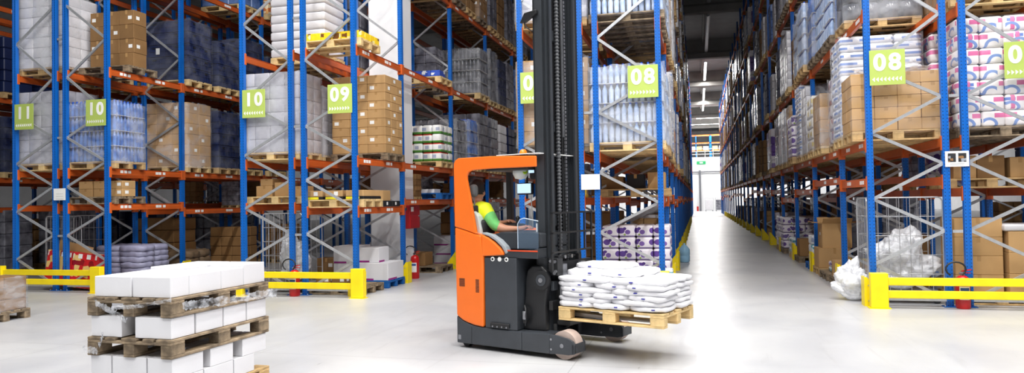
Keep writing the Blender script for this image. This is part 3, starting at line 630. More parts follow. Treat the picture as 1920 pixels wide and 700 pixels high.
crumple((UX[12]+UX[13])/2-.04, Y0+.67, 2.406+(.15+5*.165)*1.04, 1.05, .66, .2, 21, 'crumpled clear film topping the brown cartons by right 08 sign', film_mat('loose_film', (238, 240, 245), .15, .6, 5))
load('mixed', 'R3a', 'B', 1, 0, dx=.05); load('brown_low', 'R3a', 'B', 1, 1, M_WOODL, dx=-.05); load('amberw', 'R3a', 'B', 1, 2, dx=-.05)
load('drums', 'R3a', 'C', 0, 1, sx=.95); load('pale_bottles3', 'R3a', 'C', 1, 0, M_WOODG); load('pale_bottles3', 'R3a', 'C', 1, 1, M_WOODG); load('blue_bottles', 'R3a', 'C', 1, 2)
load('white', 'R3a', 'B', 2, 0); load('stripe', 'R3a', 'B', 2, 1); load('violet', 'R3a', 'B', 2, 2, sx=1.15); load('brown_wrapped', 'R3a', 'B', 3, 0); load('silver', 'R3a', 'B', 3, 1); load('white', 'R3a', 'B', 3, 2)
load('pale_bottles', 'R3a', 'C', 2, 0, sx=1.1); load('pale_bottles', 'R3a', 'C', 2, 1, sx=1.05); load('white', 'R3a', 'C', 3, 0); load('silver', 'R3a', 'C', 3, 1)
for i, s, k in ((2, 0, 'silver'), (2, 1, 'white'), (2, 2, 'silver'), (3, 0, 'silver'), (3, 1, 'far_white'), (3, 2, 'far_grey')): load(k, 'R3a', 'D', i, s)
load('pink', 'R3b', 'B', 0, 0, M_WOODG, dx=.06); load('pink', 'R3b', 'B', 0, 1, M_WOODG); load('brown_dark', 'R3b', 'C', 0, 0, M_WOODL); load('brown_dark', 'R3b', 'C', 0, 1); load('far_dark', 'R3b', 'C', 1, 0)
load('far_grey', 'R3b', 'B', 1, 0); load('far_violet', 'R3b', 'A', 1, 0, sx=.5); load('far_grey', 'R3b', 'A', 1, 1, sx=.5); load('far_white', 'R4', 'B', 1, 0); load('far_grey', 'R4', 'B', 1, 1); load('far_grey', 'R4', 'A', 1, 0, sx=.5); load('far_brown', 'R4', 'G', 1, 1)
FARK = ['far_grey', 'far_white', 'far_blue', 'far_brown', 'far_grey', 'far_white', 'far_dark', 'far_navy', 'far_violet']
for i in range(2, 23):
    for s in range(3):
        for lv in 'BCDEF':
            if R.random() < .12: continue
            if i >= 4 or (lv in 'EF') or (lv == 'C' and (i, s) in ((2, 2), (3, 2))): load(R.choice(FARK), 'R3a', lv, i, s, full=False, sx=.6 if lv == 'F' else R.uniform(.8, 1.04))
            if i < 13: load(R.choice(['far_white', 'far_white', 'far_brown', 'far_white', 'far_blue', 'far_grey']), 'R2b', lv, i, s, full=False, sx=.6 if lv == 'F' else R.uniform(.85, 1.04))
# goods behind, standing on the floor of the rear bays
for i in range(2, 16):
    for q in range(3):
        for lv in 'GB':
            if (lv, i, q) in (('G', 2, 1), ('G', 3, 0)): continue
            if R.random() < .7: load(R.choice(['far_dark', 'far_grey', 'far_violet', 'far_white']), 'R3b', lv, i, q, full=False)
for row in ('R5', 'R8', 'R9'):
    for i in range(0, 5):
        for q in range(2 if i == 0 else 3):
            if R.random() < .75: load(R.choice(['far_dark', 'far_grey', 'far_dark', 'far_navy']), row, 'G', i, q, full=False)
            if row != 'R9' and R.random() < .6: load(R.choice(['far_dark', 'far_grey', 'far_navy']), row, 'B', i, q, full=False)
for row, i, s, k in (('R1a', 2, 0, 'far_dark'), ('R0b', 1, 2, 'far_dark'), ('R0b', 2, 1, 'far_dark'), ('R0a', 1, 1, 'far_dark'), ('R0a', 2, 0, 'far_grey'), ('R1b', 3, 0, 'far_grey'), ('R1b', 2, 2, 'far_dark'), ('R2a', 1, 1, 'far_dark'), ('R2a', 2, 0, 'far_dark'),
                     ('R3b', 2, 1, 'far_grey'), ('R3b', 3, 0, 'far_white'), ('R4', 2, 1, 'far_dark'), ('R2b', 2, 0, 'far_brown'), ('R2b', 2, 2, 'far_white'), ('R2b', 3, 1, 'far_brown'), ('R2b', 4, 0, 'far_brown')):
    load(k, row, 'G', i, s, sx=.8 if row in ('R2b', 'R1a', 'R0b') else 1, full=False)
for i in range(5, 14):
    for s in range(3):
        if R.random() < .45: load(R.choice(['far_brown', 'far_violet', 'far_white', 'far_dark']), 'R3a', 'G', i, s, sx=.75, full=False)
for row in ('R0a', 'R0b', 'R1a', 'R1b', 'R2a', 'R3b', 'R4'):
    for i in range(1, 4):
        for s in range(3):
            if row == 'R1b' and i == 1 and s == 0: continue
            if R.random() < .4 and not (row in ('R3b', 'R4') and i == 1): load(R.choice(['far_dark', 'far_grey', 'far_dark']), row, 'A', i, s, sx=.42, full=False)

# ------------------------------------------------------------------ number signs and notices
def text_mesh(txt, size, off=.0):
    c = bpy.data.curves.new('t', 'FONT'); c.body = txt; c.size = size; c.align_x = 'CENTER'; c.align_y = 'CENTER'; c.extrude = .0015; c.offset = off; c.resolution_u = 6
    o = bpy.data.objects.new('t', c); COL.objects.link(o); dg = bpy.context.evaluated_depsgraph_get(); me = bpy.data.meshes.new_from_object(o.evaluated_get(dg)); bpy.data.objects.remove(o); return me
def sign(x0, z0, txt, chev, label, w=.47, h=.51, y=Y0-.02):
    e = tag(empty('number_sign', (x0+w/2, y, z0)), label, 'sign', 'lime aisle number signs')
    p = MB(); p.bbox(-w/2, w/2, -.003, .003, 0, h, M_LIME, .002); obj('panel', p, e)
    for k, ch in enumerate(txt):
        me = cached(('dig', ch), lambda: text_mesh(ch, .33, .012))
        if not me.materials: me.materials.append(M_WHITE)
        obj('digit', me, e, (-.1+.2*k, -.005, .32), (PI/2, 0, 0), (1.0, 1., 1))
    cm = MB(); d = 1 if chev == '>' else -1
    for k in range(8):
        x = -.185+k*.0505
        cm.prism([(x-d*.012, -.033), (x+d*.014, 0), (x-d*.012, .033), (x-d*.0, .033), (x+d*.026, 0), (x-d*.0, -.033)] if False else [(x-.017*d, -.034), (x+.019*d, 0), (x-.017*d, .034)], -.0055, -.0032, M_WHITE, 'y')
    c_ = obj('arrow_row', cm, e, (0, 0, .085)); return e
sign(-13.17, 3.19, '11', '<', 'lime sign reading 11 on the leftmost rack post')
sign(-11.435, 3.19, '10', '>', 'lime sign reading 10 above the blue bottles, left one')
sign(-7.97, 3.19, '10', '<', 'lime sign reading 10 before the silver wrapped load, right one')
sign(-6.255, 3.19, '09', '>', 'lime sign reading 09 beside the tall brown cartons')
sign(-2.77, 3.19, '09', '<', 'lime sign half hidden behind the truck mast')
sign(-1.03, 3.19, '08', '>', 'lime sign reading 08 with arrows right, middle rack')
sign(2.45, 3.19, '08', '<', 'lime sign reading 08 with arrows left, right rack')
sign(4.166, 3.19, '07', '>', 'lime sign cut by the right photo edge')
def notice(x0, x1, z0, z1, label, pics=False, lines=True):
    e = tag(empty('notice', ((x0+x1)/2, Y0-.008, z0)), label, 'notice', 'white notices on rack posts'); w, h = x1-x0, z1-z0
    p = MB(); p.bbox(-w/2, w/2, -.003, .003, 0, h, M_WHITE, .001); obj('sheet', p, e)
    if pics:
        mm = print_mat('print_photo', (52, 52, 54), (30, 30, 30), (150, 110, 70), (150, 156, 166), thr=(.45, .75), wave=True)
        for s in (-1, 1): q = MB(); q.box(s*w*.22-w*.17, s*w*.22+w*.17, -.0045, -.0032, h*.3, h*.86, mm); obj('printed_photo', q, e)
    if not lines: return
    q = MB()
    for k in range(2 if pics else 3): q.box(-w*.3, w*.3, -.0045, -.0032, h*.1+k*(.02 if pics else h*.22), h*.1+k*(.02 if pics else h*.22)+.004, mat('print_grey', (150, 150, 155)))
    obj('text_line', q, e)
notice(-12.225, -11.94, 1.77, 2.0, 'white paper notice across the posts below the 11 sign')
notice(-1.80, -1.50, 1.765, 2.01, 'blank white notice on posts right of the truck mast', lines=False)
notice(3.40, 3.70, 1.985, 2.205, 'white notice with two photos on right rack posts', True)

# ------------------------------------------------------------------ yellow barriers and post guards
def barrier(x0, x1, label, px0=True, px1=True):
    yb = Y0-.22; e = tag(empty('rack_barrier', (x0, yb, 0)), label, 'barrier', 'yellow rack end barriers'); L = x1-x0
    def pm_():
        m = MB(); m.bbox(-.115, .115, -.06, .06, .012, .5, M_YEL, .008); m.box(-.14, .14, -.08, .08, 0, .012, M_YEL)
        return m.mesh('barrier_post')
    for x, k in ((0, px0), (L, px1)):
        if k: obj('barrier_post', cached('bpost', pm_), e, (x, 0, 0))
    for z0, z1 in ((.325, .435), (.145, .255)):
        m = MB(); m.bbox(.1, L-.1, -.025, .025, z0, z1, M_YEL, .012, 2); obj('rail', m, e)
barrier(-13.33, -10.99, 'yellow barrier in front of the red boxes at left')
barrier(-7.95, -5.61, 'yellow barrier behind the white box stack, pillar side')
barrier(-2.73, -.56, 'yellow barrier behind the loaded truck forks')
barrier(2.45, 4.75, 'yellow barrier before the right fire extinguisher')
def guard_mesh():
    m = MB(); m.prism([(0, 0), (.0, .42), (.03, .42), (.24, .14), (.24, 0)], -.008, .008, M_YEL, 'y')       # gusset across the post
    m.box(-.008, .008, -.008, .2, 0, .42, M_YEL); m.prism([(0, 0), (.0, .42), (.03, .42), (.12, .2), (.12, 0)], .184, .2, M_YEL, 'y')
    for z in (.08, .3): m.cyl((.05, -.012, z), (.05, -.008, z), .012, M_GALV, 6)
    return m.mesh('post_guard')
for row, n, nm in (('R3a', 20, 'right 08 rack'), ('R2b', 14, 'middle 08 rack'), ('R1b', 4, '09 rack'), ('R0b', 2, 'left 10 rack')):
    rw = ROWS[row]; sg = rw['sg']
    for i in range(n):
        if i == 0 and row != 'R2b' and row != 'R1b': 
            if row != 'R3a': continue
        x = rw['xa']+sg*.13; y = ypost(i)-.1
        if not seen([(x, y, 0), (x, y, .4)], 20): continue
        lab = f'yellow guard at foot of {nm} post, {ORD[i]} from front' 
        tag(obj('post_guard', cached('guard', guard_mesh), None, (x, y, 0), (0, 0, 0), (-sg, 1, 1)), lab, 'guard', f'yellow post guards of the {nm}')

# ------------------------------------------------------------------ reach truck
TO = Vector((-2.607, 7.545, 0)); TA = math.atan2(-.347, .938); TD = Vector((math.cos(TA), math.sin(TA), 0)); TN = Vector((-math.sin(TA), math.cos(TA), 0))
def tw(s, y, z): return TO+TD*s+TN*y+Vector((0, 0, z))
TR = tag(empty('reach_truck', TO, TA), 'orange and charcoal reach truck carrying a pallet of white sacks', 'forklift')
def tp(name, m, parent=None): return obj(name, m, parent or TR)
# chassis: base plate block and two support arms
m = MB(); m.prism([(0, .05), (0, .345), (.03, .325), (.08, .298), (.14, .277), (.25, .252), (.37, .243), (.86, .243), (.86, .05)], 0, 1.3, M_DARKM, 'y', .012); ch = tp('chassis', m)
m = MB(); m.box(.205, .208, -.002, .0, .06, .24, M_BLACK); m.box(.02, .06, -.003, 0, .09, .14, M_STEEL); tp('side_seam', m, ch)
def arm(y0, name):
    m = MB(); yo, yi = (y0, y0+.225)
    m.prism([(.86, .05), (.86, .243), (1.2, .25), (1.2, .05)], yo, yi, M_DARKM, 'y', .01)
    pl = [(1.2, .05), (1.2, .25), (1.30, .243), (1.42, .222), (1.47, .2), (1.49, .17), (1.49, .075), (1.42, .06), (1.3, .06)]
    m.prism(pl, yo, yo+.028, M_DARKM, 'y', .005); m.prism(pl, yi-.028, yi, M_DARKM, 'y', .005); m.bbox(1.455, 1.49, yo, yi, .075, .175, M_DARKM, .006)
    a = tp(name, m)
    w = MB(); w.cyl((1.345, yo+.045, .146), (1.345, yi-.045, .146), .143, mat('wheel_tread', (196, 176, 166), .6, 0, .1), 36); w.cyl((1.345, yo+.04, .146), (1.345, yi-.04, .146), .08, M_STEEL, 20); w.cyl((1.345, yo-.004, .146), (1.345, yi+.004, .146), .022, M_STEEL, 12)
    o = tp('load_wheel', w, a)
    b = MB()
    for z in (.1, .2): b.cyl((1.22, yo-.004, z), (1.22, yo, z), .012, M_STEEL, 8)
    tp('bolt', b, a); return a
arm(0, 'support_arm'); arm(1.075, 'support_arm')
for s_, y_ in ((.07, .12), (.07, 1.18)):
    m = MB(); m.cyl((s_, y_-.04, .05), (s_, y_+.04, .05), .05, M_RUB, 18); m.box(s_-.03, s_+.03, y_-.055, y_+.055, .045, .09, M_BLACK); tp('castor', m)
m = MB(); m.cyl((.22, .62, .09), (.22, .74, .09), .09, M_RUB, 20); tp('drive_wheel', m)
# orange bodywork
m = MB(); m.prism([(-.002, .35), (.03, .332), (.08, .303), (.14, .282), (.25, .258), (.368, .248), (.378, 1.0), (.352, 1.235), (-.012, 1.322)], 0, 1.3, M_ORANGE, 'y', .018, smooth=False); body = tp('rear_cover', m)
for s0, s1, z0, z1 in ((.046, .122, .675, .765), (.272, .318, .62, .765)):
    m = MB(); n = 9
    for k in range(n): z = z0+(z1-z0)*k/n; m.box(s0, s1, -.002, .001, z, z+(z1-z0)/n*.55, M_BLACK)
    tp('vent_grille', m, body)
m = MB(); m.prism([(.358, 1.012), (.645, 1.03), (.635, 1.06), (.6, 1.1), (.52, 1.165), (.44, 1.212), (.36, 1.24)], 0, .05, M_ORANGE, 'y', .012); tp('side_cover', m)
def fr(o): return [(-.012, 1.328), (-.014, 2.02), (.004, 2.06), (.05, 2.085), (.5, 2.086), (1.07, 2.062), (1.07, 1.95), (.5, 1.952), (.25, 1.945), (.19, 1.925), (.168, 1.885), (.17, 1.84), (.21, 1.66), (.25, 1.46), (.29, 1.262), (.35, 1.243)]
m = MB(); m.prism(fr(0), 0, .035, M_ORANGE, 'y', .01); tp('guard_frame', m)
m = MB(); m.prism([(0, 1.32), (0, 2.05), (.07, 2.05), (.09, 1.32)], .98, 1.04, M_BLACK, 'y', .01); tp('far_pillar', m)
m = MB(); m.prism([(0, 2.0), (.02, 2.06), (.06, 2.084), (.9, 2.065), (.9, 1.97), (.3, 1.98)], .97, 1.05, M_ORANGE, 'y', .01); m.prism([(0, 2.0), (.02, 2.06), (.06, 2.084), (.3, 2.085), (.3, 2.0)], .08, .97, M_ORANGE, 'y', .01); m.prism([(.86, 2.066), (.86, 1.98), (.9, 1.98), (.9, 2.064)], .08, .97, M_DARKM, 'y'); roof = tp('overhead_guard', m)
for k in range(9): m = MB(); m.box(.3, .86, .12+k*.1, .145+k*.1, 2.02, 2.065, M_DARKM); tp('roof_bar', m, roof)
m = MB(); m.bbox(.5, 1.05, .1, .9, 2.09, 2.1, M_WHITE, .004); tp('roof_panel', m, roof)
m = MB(); m.lathe([(.045, 0), (.045, .02), (.035, .05), (.015, .062)], mat('beacon_amber', (255, 140, 40), .2), 14, (.72, .3, 2.1)); tp('beacon', m, roof)
m = MB(); m.bbox(.36, .9, .1, .96, 1.93, 1.985, M_BLACK, .01); tp('roof_lining', m, roof)
# battery bay
m = MB(); m.bbox(.385, .80, .012, 1.288, .245, 1.0, M_DARKM, .01, 2); bat = tp('battery_cover', m)
for s_ in (.5, .59, .68):
    m = MB(); m.cyl((s_, .0115, .985), (s_, .006, .985), .024, M_WHITE, 16); m.cyl((s_, .006, .985), (s_, .004, .985), .013, M_BLACK if s_ != .59 else M_WHITE, 12); tp('eyelet', m, bat)
m = MB(); m.bbox(.465, .71, -.012, .012, .262, .31, M_BLACK, .006)
for k in range(4): m.cyl((.5+k*.06, -.016, .272), (.5+k*.06, -.012, .272), .009, M_STEEL, 8)
tp('battery_latch', m, bat)
# cabin: floor console, armrest, seat
M_CON = mat('console_grey', (112, 118, 124), .55, 0, .05); M_CON2 = mat('console_dark', (48, 52, 58), .5, 0, .05)
m = MB(); m.prism([(.36, 1.0), (.36, 1.238), (.44, 1.215), (.52, 1.17), (.6, 1.105), (.65, 1.035), (.65, 1.0)], .05, .62, M_CON, 'y', .01); m.prism([(.62, 1.0), (.64, 1.075), (1.0, 1.09), (1.06, 1.11), (1.06, 1.0)], .03, .62, M_CON2, 'y', .01); con = tp('console', m)
m = MB(); m.prism([(.4, 1.232), (.5, 1.19), (.6, 1.125), (.66, 1.085), (1.0, 1.098), (1.06, 1.12), (1.06, 1.26), (.95, 1.27), (.55, 1.27)], .1, .62, M_CON2, 'y', .012); tp('dashboard', m, con)
m = MB(); m.box(.64, 1.06, .026, .03, 1.072, 1.086, mat('trim_red', (226, 80, 40), .4)); tp('trim_stripe', m, con)
m = MB(); m.prism([(.35, 1.246), (.44, 1.226), (.53, 1.18), (.61, 1.118), (.66, 1.04), (.69, 1.06), (.66, 1.12), (.58, 1.19), (.48, 1.245), (.36, 1.268)], .02, .1, mat('armrest_light', (150, 158, 164), .5), 'y', .008); tp('armrest_edge', m, con)
m = MB(); m.bbox(.36, 1.06, .62, 1.28, .55, .62, M_CON2, .01); tp('cab_floor', m, con)
M_SEAT = mat('seat_black', (30, 31, 34), .7, 0, .1, 30, .1)
st = tp('seat_shell', (lambda m: (m.prism([(-.02, 1.0), (-.05, 1.32), (-.06, 1.46), (.01, 1.5), (.06, 1.44), (.09, 1.3), (.12, 1.0)], .17, .4, mat('seat_shell_white', (216, 224, 222), .5), 'y', .015), m)[1])(MB()))
st.location = (.19, -.08, 0)
m = MB(); m.bbox(.10, .22, .11, .36, 1.36, 1.56, M_SEAT, .04, 3, smooth=True); m.bbox(.15, .3, .12, .36, 1.1, 1.4, M_SEAT, .04, 3, smooth=True); tp('seat_back', m)
m = MB(); m.bbox(.12, .56, .14, .56, .92, 1.06, M_SEAT, .04, 3, smooth=True); tp('seat_cushion', m)
hr = MB(); hr.bbox(.115, .215, .085, .175, 1.65, 1.795, mat('headrest_grey', (92, 94, 96), .7), .045, 4, smooth=True); hr.cyl((.17, .14, 1.5), (.165, .13, 1.67), .008, M_STEEL, 8); tp('headrest', hr)
m = MB()
prof = [(.80, 1.10), (.80, 1.36), (.83, 1.405), (.88, 1.42), (1.055, 1.39), (1.055, 1.10)]
GL = film_mat('tinted_shield', (120, 150, 180), .12, .16, 1.)
m.prism(prof, .05, .056, GL, 'y'); sh = tp('side_shield', m)
m = MB(); m.tube([(.80, .053, 1.10), (.80, .053, 1.36), (.83, .053, 1.405), (.88, .053, 1.42), (1.055, .053, 1.39)], .005, mat('shield_edge', (190, 205, 220), .2), 6); tp('shield_edge', m, sh)
# terminal, lamp ball and controls hanging in the cab
m = MB(); m.bbox(-.115, .115, -.02, .02, -.065, .065, M_BLACK, .01); mon = obj('terminal', m, TR, (.66, .42, 1.735), (0, 0, -.15))
m = MB(); m.box(-.1, .1, -.023, -.0205, -.05, .055, mat('screen_glow', (190, 222, 250), .3, emit=.9)); obj('screen', m, mon)
m = MB(); m.cyl((.66, .46, 1.8), (.66, .46, 1.96), .012, M_BLACK, 8); m.cyl((.72, .44, 1.66), (.74, .44, 1.3), .006, M_WHITE, 6); tp('terminal_stem', m, mon); mon.children[-1].matrix_parent_inverse = mon.matrix_basis.inverted()
m = MB(); m.lathe([(.0, -.08), (.06, -.065), (.085, -.02), (.09, .03), (.04, .05)], mat('work_light_white', (226, 230, 226), .2), 18, (.68, .3, 1.91)); m.cyl((.72, .29, 1.9), (.76, .27, 1.92), .03, mat('tag_lime', (180, 220, 40), .4), 10); m.bbox(.8, .9, .28, .36, 1.83, 1.94, M_BLACK, .02); m.box(.8, .87, .275, .28, 1.9, 1.935, mat('screen_glow2', (190, 222, 250), .3, emit=.9)); tp('cab_work_light', m)
m = MB(); m.lathe([(.03, 0), (.022, .05), (.018, .12), (.026, .15), (.0, .17)], M_BLACK, 12, (.62, .32, 1.27)); tp('control_lever', m, con)
m = MB(); m.lathe([(.02, 0), (.02, .04), (.13, .05), (.135, .065), (.11, .075), (.0, .07)], M_BLACK, 20, (.40, .56, 1.27)); tp('steering_knob', m, con)
# mast
ZT = 5.2
def rail(s0, s1, y0, y1, sgn, name):
    m = MB(); t = .022
    # channel: web on the outer side, flanges front and rear
    a, b = (y0, y1) if sgn > 0 else (y1, y0)
    m.box(s0, s1, min(a, a+sgn*t), max(a, a+sgn*t), .12, ZT, M_MAST); m.box(s0, s0+t, min(y0, y1), max(y0, y1), .12, ZT, M_MAST); m.box(s1-t, s1, min(y0, y1), max(y0, y1), .12, ZT, M_MAST); return tp(name, m)
r1 = rail(.935, 1.07, .20, .285, 1, 'mast_rail'); r2 = rail(.935, 1.07, .82, .905, -1, 'mast_rail')
rail(.975, 1.095, .255, .325, 1, 'inner_mast_rail'); rail(.975, 1.095, .78, .85, -1, 'inner_mast_rail')
m = MB(); m.box(.93, .936, .285, .82, .45, ZT, M_BLACK); tp('mast_guard_plate', m)
for z in (.3, 1.32, 2.35, 3.35, 4.35): m = MB(); m.bbox(.93, .965, .22, .885, z, z+.12, M_MAST, .006); tp('mast_crossbar', m)
for y_ in (.40, .70): m = MB(); m.cyl((.985, y_, .2), (.985, y_, 2.3), .036, M_BLACK, 14); m.cyl((.985, y_, 2.3), (.985, y_, ZT), .024, M_STEEL, 12); tp('lift_cylinder', m)
m = MB(); pr = []
z = .95
while z < ZT: pr += [(.017, z), (.026, z+.008), (.026, z+.022), (.017, z+.03)]; z += .038
m.lathe(pr, mat('hose_grey', (78, 80, 84), .45), 10, (1.075, .455, 0)); tp('corrugated_hose', m)
m = MB(); m.tube([(1.02, .5, .9), (1.02, .5, ZT)], .009, M_BLACK, 6); m.tube([(1.02, .56, .9), (1.02, .56, ZT)], .009, M_BLACK, 6); m.tube([(1.02, .62, .9), (1.02, .62, ZT)], .009, M_BLACK, 6); tp('hydraulic_hose', m)
m = MB()
for k in range(110): m.box(1.03, 1.05, .655, .675, .5+k*.042, .5+k*.042+.03, M_STEEL)
tp('lift_chain', m)
m = MB(); m.box(.93, .935, .196, .2, 1.06, 1.36, M_WHITE)
for k in range(10): m.box(.9295, .935, .1952, .1962, 1.07+k*.03, 1.075+k*.03, M_BLACK)
m2 = MB(); m2.box(.937, .953, .196, .1995, 1.06, 1.36, M_WHITE); tp('height_scale', m2, r1)
m = MB(); m.prism([(.80, 3.50), (.86, 3.60), (1.01, 3.615), (1.01, 3.57), (.93, 3.535), (.86, 3.50)], .15, .2, M_BLACK, 'y', .008); m.tube([(.84, .17, 3.52), (.88, .17, 3.44), (.94, .19, 3.40)], .007, M_BLACK, 6); tp('mast_work_lamp', m, r1)
# reach carriage plate with the round pivot cover
m = MB(); m.prism([(.80, .245), (.805, .5), (.83, .62), (.835, .76), (.86, .87), (.92, .92), (1.03, .92), (1.1, .86), (1.12, .76), (1.09, .64), (1.075, .5), (1.08, .245)], .13, .2, M_BLACK, 'y', .015); rc = tp('reach_carriage', m); m = MB(); m.prism([(.80, .245), (.805, .5), (.86, .87), (1.03, .92), (1.1, .86), (1.075, .5), (1.08, .245)], .91, .97, M_BLACK, 'y', .01); tp('reach_carriage', m)
m = MB(); m.cyl((1.045, .13, .775), (1.045, .105, .775), .1, M_BLACK, 28); m.cyl((1.045, .105, .775), (1.045, .098, .775), .06, M_DARKM, 20); m.cyl((1.045, .098, .775), (1.045, .09, .775), .025, M_STEEL, 12); tp('pivot_cover', m, rc)
m = MB()
for s_, z in ((1.12, .97), (1.17, .965), (1.13, .87), (1.18, .865), (1.165, .845)): m.cyl((s_, .185, z), (s_, .17, z), .016, M_STEEL, 10)
m.bbox(1.09, 1.2, .185, .3, .82, 1.0, M_BLACK, .006); tp('bolt_plate', m, rc)
m = MB(); m.bbox(.84, .88, .06, .1, .32, .36, M_BLACK, .004); m.tube([(.86, .08, .3), (.88, .06, .4), (.87, .07, .47), (.84, .1, .5)], .014, M_BLACK, 6); m.bbox(.845, .88, .045, .06, .36, .45, M_STEEL, .006); tp('lock_pedal', m, rc)
# fork carriage, backrest grille, forks
m = MB(); m.bbox(1.1, 1.145, .16, 1.0, .86, .95, M_BLACK, .006); m.bbox(1.1, 1.145, .16, 1.0, .46, .56, M_BLACK, .006); m.bbox(1.095, 1.14, .3, .36, .3, 1.02, M_BLACK, .006); m.bbox(1.095, 1.14, .74, .8, .3, 1.02, M_BLACK, .006); m.bbox(1.1, 1.14, .2, .98, .66, .76, M_MAST, .006); fc = tp('fork_carriage', m)
m = MB(); m.cyl((1.12, .42, 1.0), (1.16, .42, 1.0), .02, M_STEEL, 10); m.cyl((1.12, .56, 1.0), (1.16, .56, 1.0), .02, M_STEEL, 10); m.tube([(1.13, .35, 1.0), (1.15, .5, 1.03), (1.13, .66, 1.0)], .012, M_BLACK, 6); tp('side_shift_fitting', m, fc)
GY0, GY1, GS = .12, .99, 1.17
gr = MB(); gr.box(GS-.008, GS+.008, GY0, GY0+.025, .86, 1.475, M_BLACK); gr = tp('load_backrest', gr); m = MB(); m.box(GS-.008, GS+.008, GY1-.025, GY1, .86, 1.475, M_BLACK); tp('backrest_bar', m, gr)
for z in (1.46, 1.25, 1.05): m = MB(); m.box(GS-.008, GS+.008, GY0, GY1, z, z+.02, M_BLACK); tp('backrest_bar', m, gr)
for k in range(1, 5): y_ = GY0+(GY1-GY0)*k/5; m = MB(); m.box(GS-.006, GS+.006, y_-.009, y_+.009, 1.05, 1.47, M_BLACK); tp('backrest_bar', m, gr)
PZ = .374        # underside of the carried pallet
for y_ in (.35, .75):
    m = MB(); m.prism([(1.15, .93), (1.15, PZ+.03), (1.16, PZ+.026), (2.28, PZ+.026), (2.28, PZ+.04), (1.25, PZ+.07), (1.19, PZ+.1), (1.19, .93)], y_-.05, y_+.05, M_STEEL, 'y', .004); tp('fork', m)
m = MB(); m.bbox(1.145, 1.3, .24, .9, .3, .36, M_BLACK, .01); tp('fork_foot', m)

# carried pallet and sacks
PS = .957; pc = tw(1.215+.6*PS, .16+.4*PS, PZ)
p = tag(pallet('pallet', None, pc, TA, M_WOODL, True, PS), 'new pale wooden pallet lifted on the truck forks', 'pallet')
def sack_mesh(seed, w, d, h, mt):
    def f():
        r = random.Random(seed); bm = bmesh.new(); bmesh.ops.create_uvsphere(bm, u_segments=20, v_segments=10, radius=1)
        ph = [r.uniform(0, 6) for _ in range(6)]
        for v in bm.verts:
            x, y, z = v.co
            q = max(1e-6, math.hypot(x, y)); e = (q**.35)/q; ax, ay = x*e, y*e
            n = (abs(ax)**5+abs(ay)**5)**.2; sq = math.hypot(ax, ay)/max(1e-6, n); ax, ay = ax*sq, ay*sq
            rr_ = min(1., math.hypot(x, y)); zz = math.copysign(abs(z)**.55, z)
            wob = 1+.035*math.sin(5*x+ph[0])+.035*math.sin(6*y+ph[1])+.015*math.sin(17*x+ph[4])
            v.co = Vector((ax*w/2*wob, ay*d/2*wob, h/2+zz*h/2+.09*h*math.sin(9*x+ph[2])*math.sin(8*y+ph[3])))
        m = MB(); m.bm(bm, mt, True); return m.mesh('sack')
    return cached(('sack', seed, w, d, h, mt.name), f)
M_SACK = mat('sack_white', (228, 228, 232), .45, 0, .03, 4, .25, 14, .4, .02)
BLU = mat('print_navy', (40, 40, 150), .5)
def sacks(c, rz, nx, ny, nz, w, d, h, mt, label, group, z0, inset=.0, cat='sack'):
    for k in range(nz):
        for i in range(nx):
            for j in range(ny):
                lx = -w/2+(i+.5)*w/nx+R.uniform(-.012, .012); ly = -d/2+(j+.5)*d/ny+R.uniform(-.012, .012)
                me = sack_mesh(R.randint(0, 5), round(w/nx*1.07, 3), round(d/ny*1.07, 3), round(h*1.22, 3), mt)
                v = Vector((lx*math.cos(rz)-ly*math.sin(rz), lx*math.sin(rz)+ly*math.cos(rz), 0))
                sk_ = tag(obj('sack', me, None, (c.x+v.x, c.y+v.y, z0+k*h+R.uniform(0, .003)), (0, 0, rz+R.choice((0, PI))+R.uniform(-.05, .05))), label(i, j, k) if callable(label) else label, cat, group)
                if mt is M_SACK:
                    for sg_ in (-1, 1): obj('print_mark', cached('pmark', lambda: (lambda q: (q.box(-.016, .016, -.012, .012, -.005, .005, BLU), q)[1])(MB()).mesh('print_mark')), sk_, (R.uniform(-.1, .1), sg_*(d/ny*.535-.008), h*.6))
zt = PZ+.144*PS+.002
LAY = ('bottom', 'second', 'third', 'fourth', 'fifth', 'sixth')
for k in range(6):
    nx = (3, 2)[k % 2]
    def slab(i, j, q): return f"white sack on the forks, {LAY[k]} layer, {(('mast end', 'middle', 'free end') if nx == 3 else ('mast end', 'free end'))[i]}, {('near', 'far')[j]} side"
    sacks(pc, TA, nx, 2, 1, 1.14, .76, .05, M_SACK, slab, 'white sacks carried by the truck', zt+.05*k)
c2 = pc-TD*.16+TN*.06
def slab2(i, j, k): return f"white sack heaped on top of the fork load, {('mast end', 'free end')[i]}, {('near', 'far')[j]} side"
sacks(c2, TA, 2, 2, 1, .78, .62, .06, M_SACK, slab2, 'white sacks carried by the truck', zt+.3)
def slab3(i, j, k): return 'topmost white sack lying on the heap of fork sacks'
sacks(c2-TD*.1+TN*.05, TA, 1, 1, 1, .55, .42, .05, M_SACK, slab3, 'white sacks carried by the truck', zt+.36)

